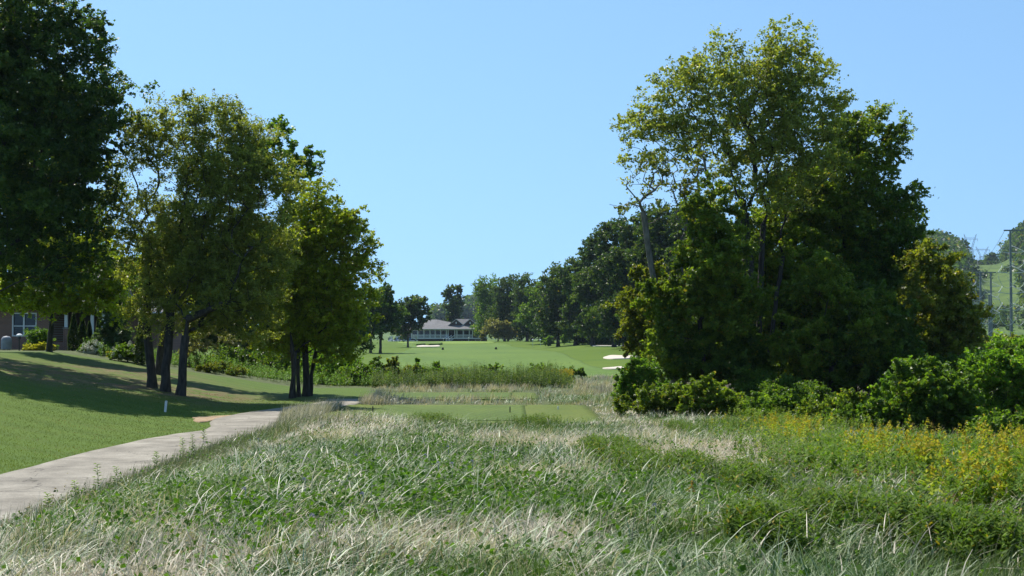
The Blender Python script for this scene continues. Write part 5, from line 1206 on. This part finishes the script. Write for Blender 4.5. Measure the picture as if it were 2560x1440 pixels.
def forest(name, sel, n_tree, per, sz, rad, seed_rng=None):
    x, y = sel(n_tree); z = HZ(x, y); n = len(x)
    r_ = rad * rng.uniform(.7, 1.3, n); i = np.repeat(np.arange(n), per)
    d = unit(rng.normal(0, 1, (len(i), 3)) + [0, -.15, .4]); d[:, 2] *= 1.25
    P = np.stack([x, y, z + r_ * .9], -1)[i] + d * (r_[i] * rng.uniform(.75, 1.08, len(i)))[:, None]
    v, f = leaf_quads(P, sz, .6, .85)
    tcol = np.clip(.4 + rng.normal(0, .22, n), 0, 1)[i]
    o = link(name, np_mesh(name, v, f, LEAF, np.repeat(leaf_colors(len(i), 'deep', tcol) , 4, 0))); return tag(o, kind='stuff')
def selr(n):
    a = rng.uniform(.262, .40, n); y = rng.uniform(760, 1330, n)
    wall_l = .3195 + .006 * (vnoise(y / 90, y * 0, 3) - .5); wall_r = .3535 + .016 * (1300 - y) / 500 + .008 * (vnoise(y / 70, y * 0, 6) - .5)
    k = (a < wall_l) | (a > wall_r); return a[k] * y[k], y[k]
forest('hillside_forest', selr, 2300, 120, 2.6, 8.0)
def selc(n):
    a = rng.uniform(-.055, .02, n); y = rng.uniform(1250, 1520, n); return a * y, y
forest('far_forest', selc, 500, 90, 3.0, 8.5)
def sels(n):
    a = rng.uniform(.315, .375, n); y = rng.uniform(620, 1270, n); k = vnoise(a * y / 35, y / 60, 1) > .6; return a[k] * y[k], y[k]
forest('hillside_scrub', sels, 900, 26, 1.5, 1.7)
for px, w_, hpx, lb in [(2425, 8, 14, 'small round tree on the ridge under the tall lattice pylon'), (2452, 12, 14, 'broad low tree on the ridge between the pylons'), (2478, 13, 32, 'loose tree standing on the ridge by the portal pylon')]:
    d = 1275; x_ = (px - 1280) / F * d; z_ = float(HZ(x_, d)); b = np.array([x_, d, z_])
    wv = w_ / F * d * 1.3; hv = hpx / F * d
    tree('ridge_tree', lb, 'tree', b, [((x_, d, z_ + hv * .55), (wv, wv, hv * .5), 1.0)], 'mid', 1500, 1.8, .5, top=b + [0, 0, hv * .4], spacing=3.5, cr=1.8, bark=BARKFAR, rmin=.08, cap=60, group='trees on the ridge')

STEEL = mat('dull_steel', (.13, .15, .16), (.18, .2, .21), .5, .6, metal=.3)
INS = mat('pale_insulator', (.42, .47, .47), (.52, .56, .56), 2, .5)
def gz2(x, y): return max(float(Z(x, y)), float(HZ(x, y)) if y > 560 else -99)
PG = 'power line structures on the right'
def monopole(px, d, top_py, levels, arm_m, lb, topbar, rpole=.32, name='power_pole'):
    x_ = (px - 1280) / F * d; z_ = gz2(x_, d); h = at(px, top_py, d)[2] - z_
    r0 = empty(name, (x_, d, z_), lb, 'power pole', PG); s1 = d / F
    MB().tube([(0, 0, -.5), (0, 0, h)], [rpole * 1.25, rpole * .7], 12).build('pole', STEEL, r0)
    MB().tube([(topbar[0] * s1, 0, h), (topbar[1] * s1, 0, h)], .2, 6).build('crossarm', STEEL, r0)
    for py, sides in levels:
        zz = at(px, py, d)[2] - z_
        for sgn in sides:
            MB().tube([(sgn * .3, 0, zz), (sgn * arm_m, -.6, zz + .25)], .09, 6).build('insulator', INS, r0)
            MB().tube([(sgn * arm_m, -.6, zz + .25), (sgn * (arm_m - 1.6), 1.5, zz + 1.5), (sgn * (arm_m - 2.2), 3, zz + 2.0)], .07, 5).build('strain_insulator', INS, r0)
            pts = [(sgn * (arm_m + .2 - (arm_m + 1.5) * t ** 1.2) + .0, -1.2, zz - .3 - 3.4 * math.sin(math.pi * min(1, t * .93 + .02)) ** .8) for t in np.linspace(0, 1, 12)]
            MB().tube(pts, .055, 5).build('jumper_loop', INS, r0)
    return r0
p1 = monopole(2528, 345, 576, [(632, (-1, 1)), (683, (-1, 1)), (734, (-1, 1)), (776, (-1, 1))], 3.3, 'tall grey power pole at the right edge, nearest of the line', (-16, 34))
p2 = monopole(2452, 470, 681, [(718, (-1,)), (751, (-1,)), (787, (-1,))], 2.8, 'left pole of the distant twin power poles', (-8, 22), .38)
p3 = monopole(2478, 480, 681, [(717, (1,)), (750, (1,)), (784, (1,))], 2.8, 'right pole of the distant twin power poles', (-24, 13), .38)
p4_ = monopole(2473, 430, 738, [(759, (-1,)), (785, (-1,)), (810, (-1,))], 6.5, 'short power pole standing in front of the twin poles', (-3, 3), .34)
def lattice(px, d, top_py, lb, sc_):
    x_ = (px - 1280) / F * d; z_ = gz2(x_, d); r0 = empty('lattice_pylon', (x_, d, z_), lb, 'pylon', PG)
    H = (at(px, top_py, d)[2] - z_); w_ = sc_; t = .16
    body = MB()
    lv = [(0, 3.6), (.30, 2.4), (.52, 1.9)]
    for k in range(2):
        (a, ra), (b_, rb) = lv[k], lv[k + 1]
        C = [(-1, -1), (1, -1), (1, 1), (-1, 1)]
        for i in range(4):
            c0, c1 = C[i], C[(i + 1) % 4]
            body.tube([(c0[0] * ra * w_, c0[1] * ra * w_, a * H), (c0[0] * rb * w_, c0[1] * rb * w_, b_ * H)], t, 4)
            body.tube([(c0[0] * ra * w_, c0[1] * ra * w_, a * H), (c1[0] * rb * w_, c1[1] * rb * w_, b_ * H)], t * .6, 4)
            body.tube([(c1[0] * ra * w_, c1[1] * ra * w_, a * H), (c0[0] * rb * w_, c0[1] * rb * w_, b_ * H)], t * .6, 4)
            body.tube([(c0[0] * rb * w_, c0[1] * rb * w_, b_ * H), (c1[0] * rb * w_, c1[1] * rb * w_, b_ * H)], t * .7, 4)
    body.build('tower_body', STEEL, r0)
    for s in (-1, 1):
        m = MB(); P0 = (s * 1.9 * w_, 0, .52 * H); P1 = (s * 4.6 * w_, 0, .84 * H); Q0 = (s * .7 * w_, 0, .52 * H); Q1 = (s * 3.4 * w_, 0, .84 * H)
        m.tube([P0, P1], t, 4); m.tube([Q0, Q1], t, 4)
        for k in range(5):
            u = k / 5; v_ = (k + 1) / 5
            m.tube([tuple(P0[i] + (P1[i] - P0[i]) * u for i in range(3)), tuple(Q0[i] + (Q1[i] - Q0[i]) * v_ for i in range(3))], t * .6, 4)
        m.tube([P1, (s * 5.6 * w_, 0, H)], t, 4); m.tube([Q1, (s * 5.6 * w_, 0, H)], t * .8, 4); m.build('tower_arm', STEEL, r0)
    m = MB(); m.tube([(-7 * w_, 0, .84 * H), (7 * w_, 0, .84 * H)], t * 1.1, 4); m.tube([(-4 * w_, 0, .88 * H), (4 * w_, 0, .88 * H)], t * .7, 4); m.build('crossbeam', STEEL, r0)
    for s in (-1, 0, 1): MB().tube([(s * 6.5 * w_, 0, .84 * H), (s * 6.5 * w_, 0, .76 * H)], .16, 5).build('insulator', INS, r0)
lattice(2427.5, 1262, 585, 'tall lattice pylon on the skyline of the hill', 1.0)
lattice(2457, 1310, 616, 'lower lattice pylon behind the ridge trees', 1.05)
# wires
def wire(a, b, sag, lb):
    pts = [(a[0] + (b[0] - a[0]) * t, a[1] + (b[1] - a[1]) * t, a[2] + (b[2] - a[2]) * t - sag * 4 * t * (1 - t)) for t in np.linspace(0, 1, 22)]
    o = MB().tube(pts, .045, 4).build('power_wire', STEEL); tag(o, lb, 'wire', 'wires of the power line')
P1t = at(2512, 576, 345); wire(P1t, at(2402, 597, 1262), 16, 'wire from the nearest power pole to the skyline pylon')
wire(at(2560, 576, 345), at(2640, 520, 180), 1.0, 'wire leaving the nearest power pole out of the photo')
for k, py in enumerate((632, 683, 734)):
    wire(at(2494, py - 2, 345), at(2440, 625 + k, 1300), 12, ['uppermost', 'middle', 'lowest'][k] + ' wire running from the nearest pole arms up the hill')
for k, py in enumerate((718, 751, 787)):
    wire(at(2430, py, 470), at(2445, 640, 1300), 8, ['top', 'second', 'bottom'][k] + ' wire running from the twin poles up the hill')

# ================================================================ air
hb = MB().box(-1900, 1900, -60, 2800, -8, 150)
hm, n, l = new_mat('air'); o_ = n.new('ShaderNodeOutputMaterial'); pv = n.new('ShaderNodeVolumePrincipled')
pv.inputs['Color'].default_value = (.62, .78, 1, 1); pv.inputs['Density'].default_value = .00007; pv.inputs['Anisotropy'].default_value = .1
l.new(pv.outputs[0], o_.inputs['Volume'])
hz_ = hb.build('haze', hm); tag(hz_, kind='stuff')
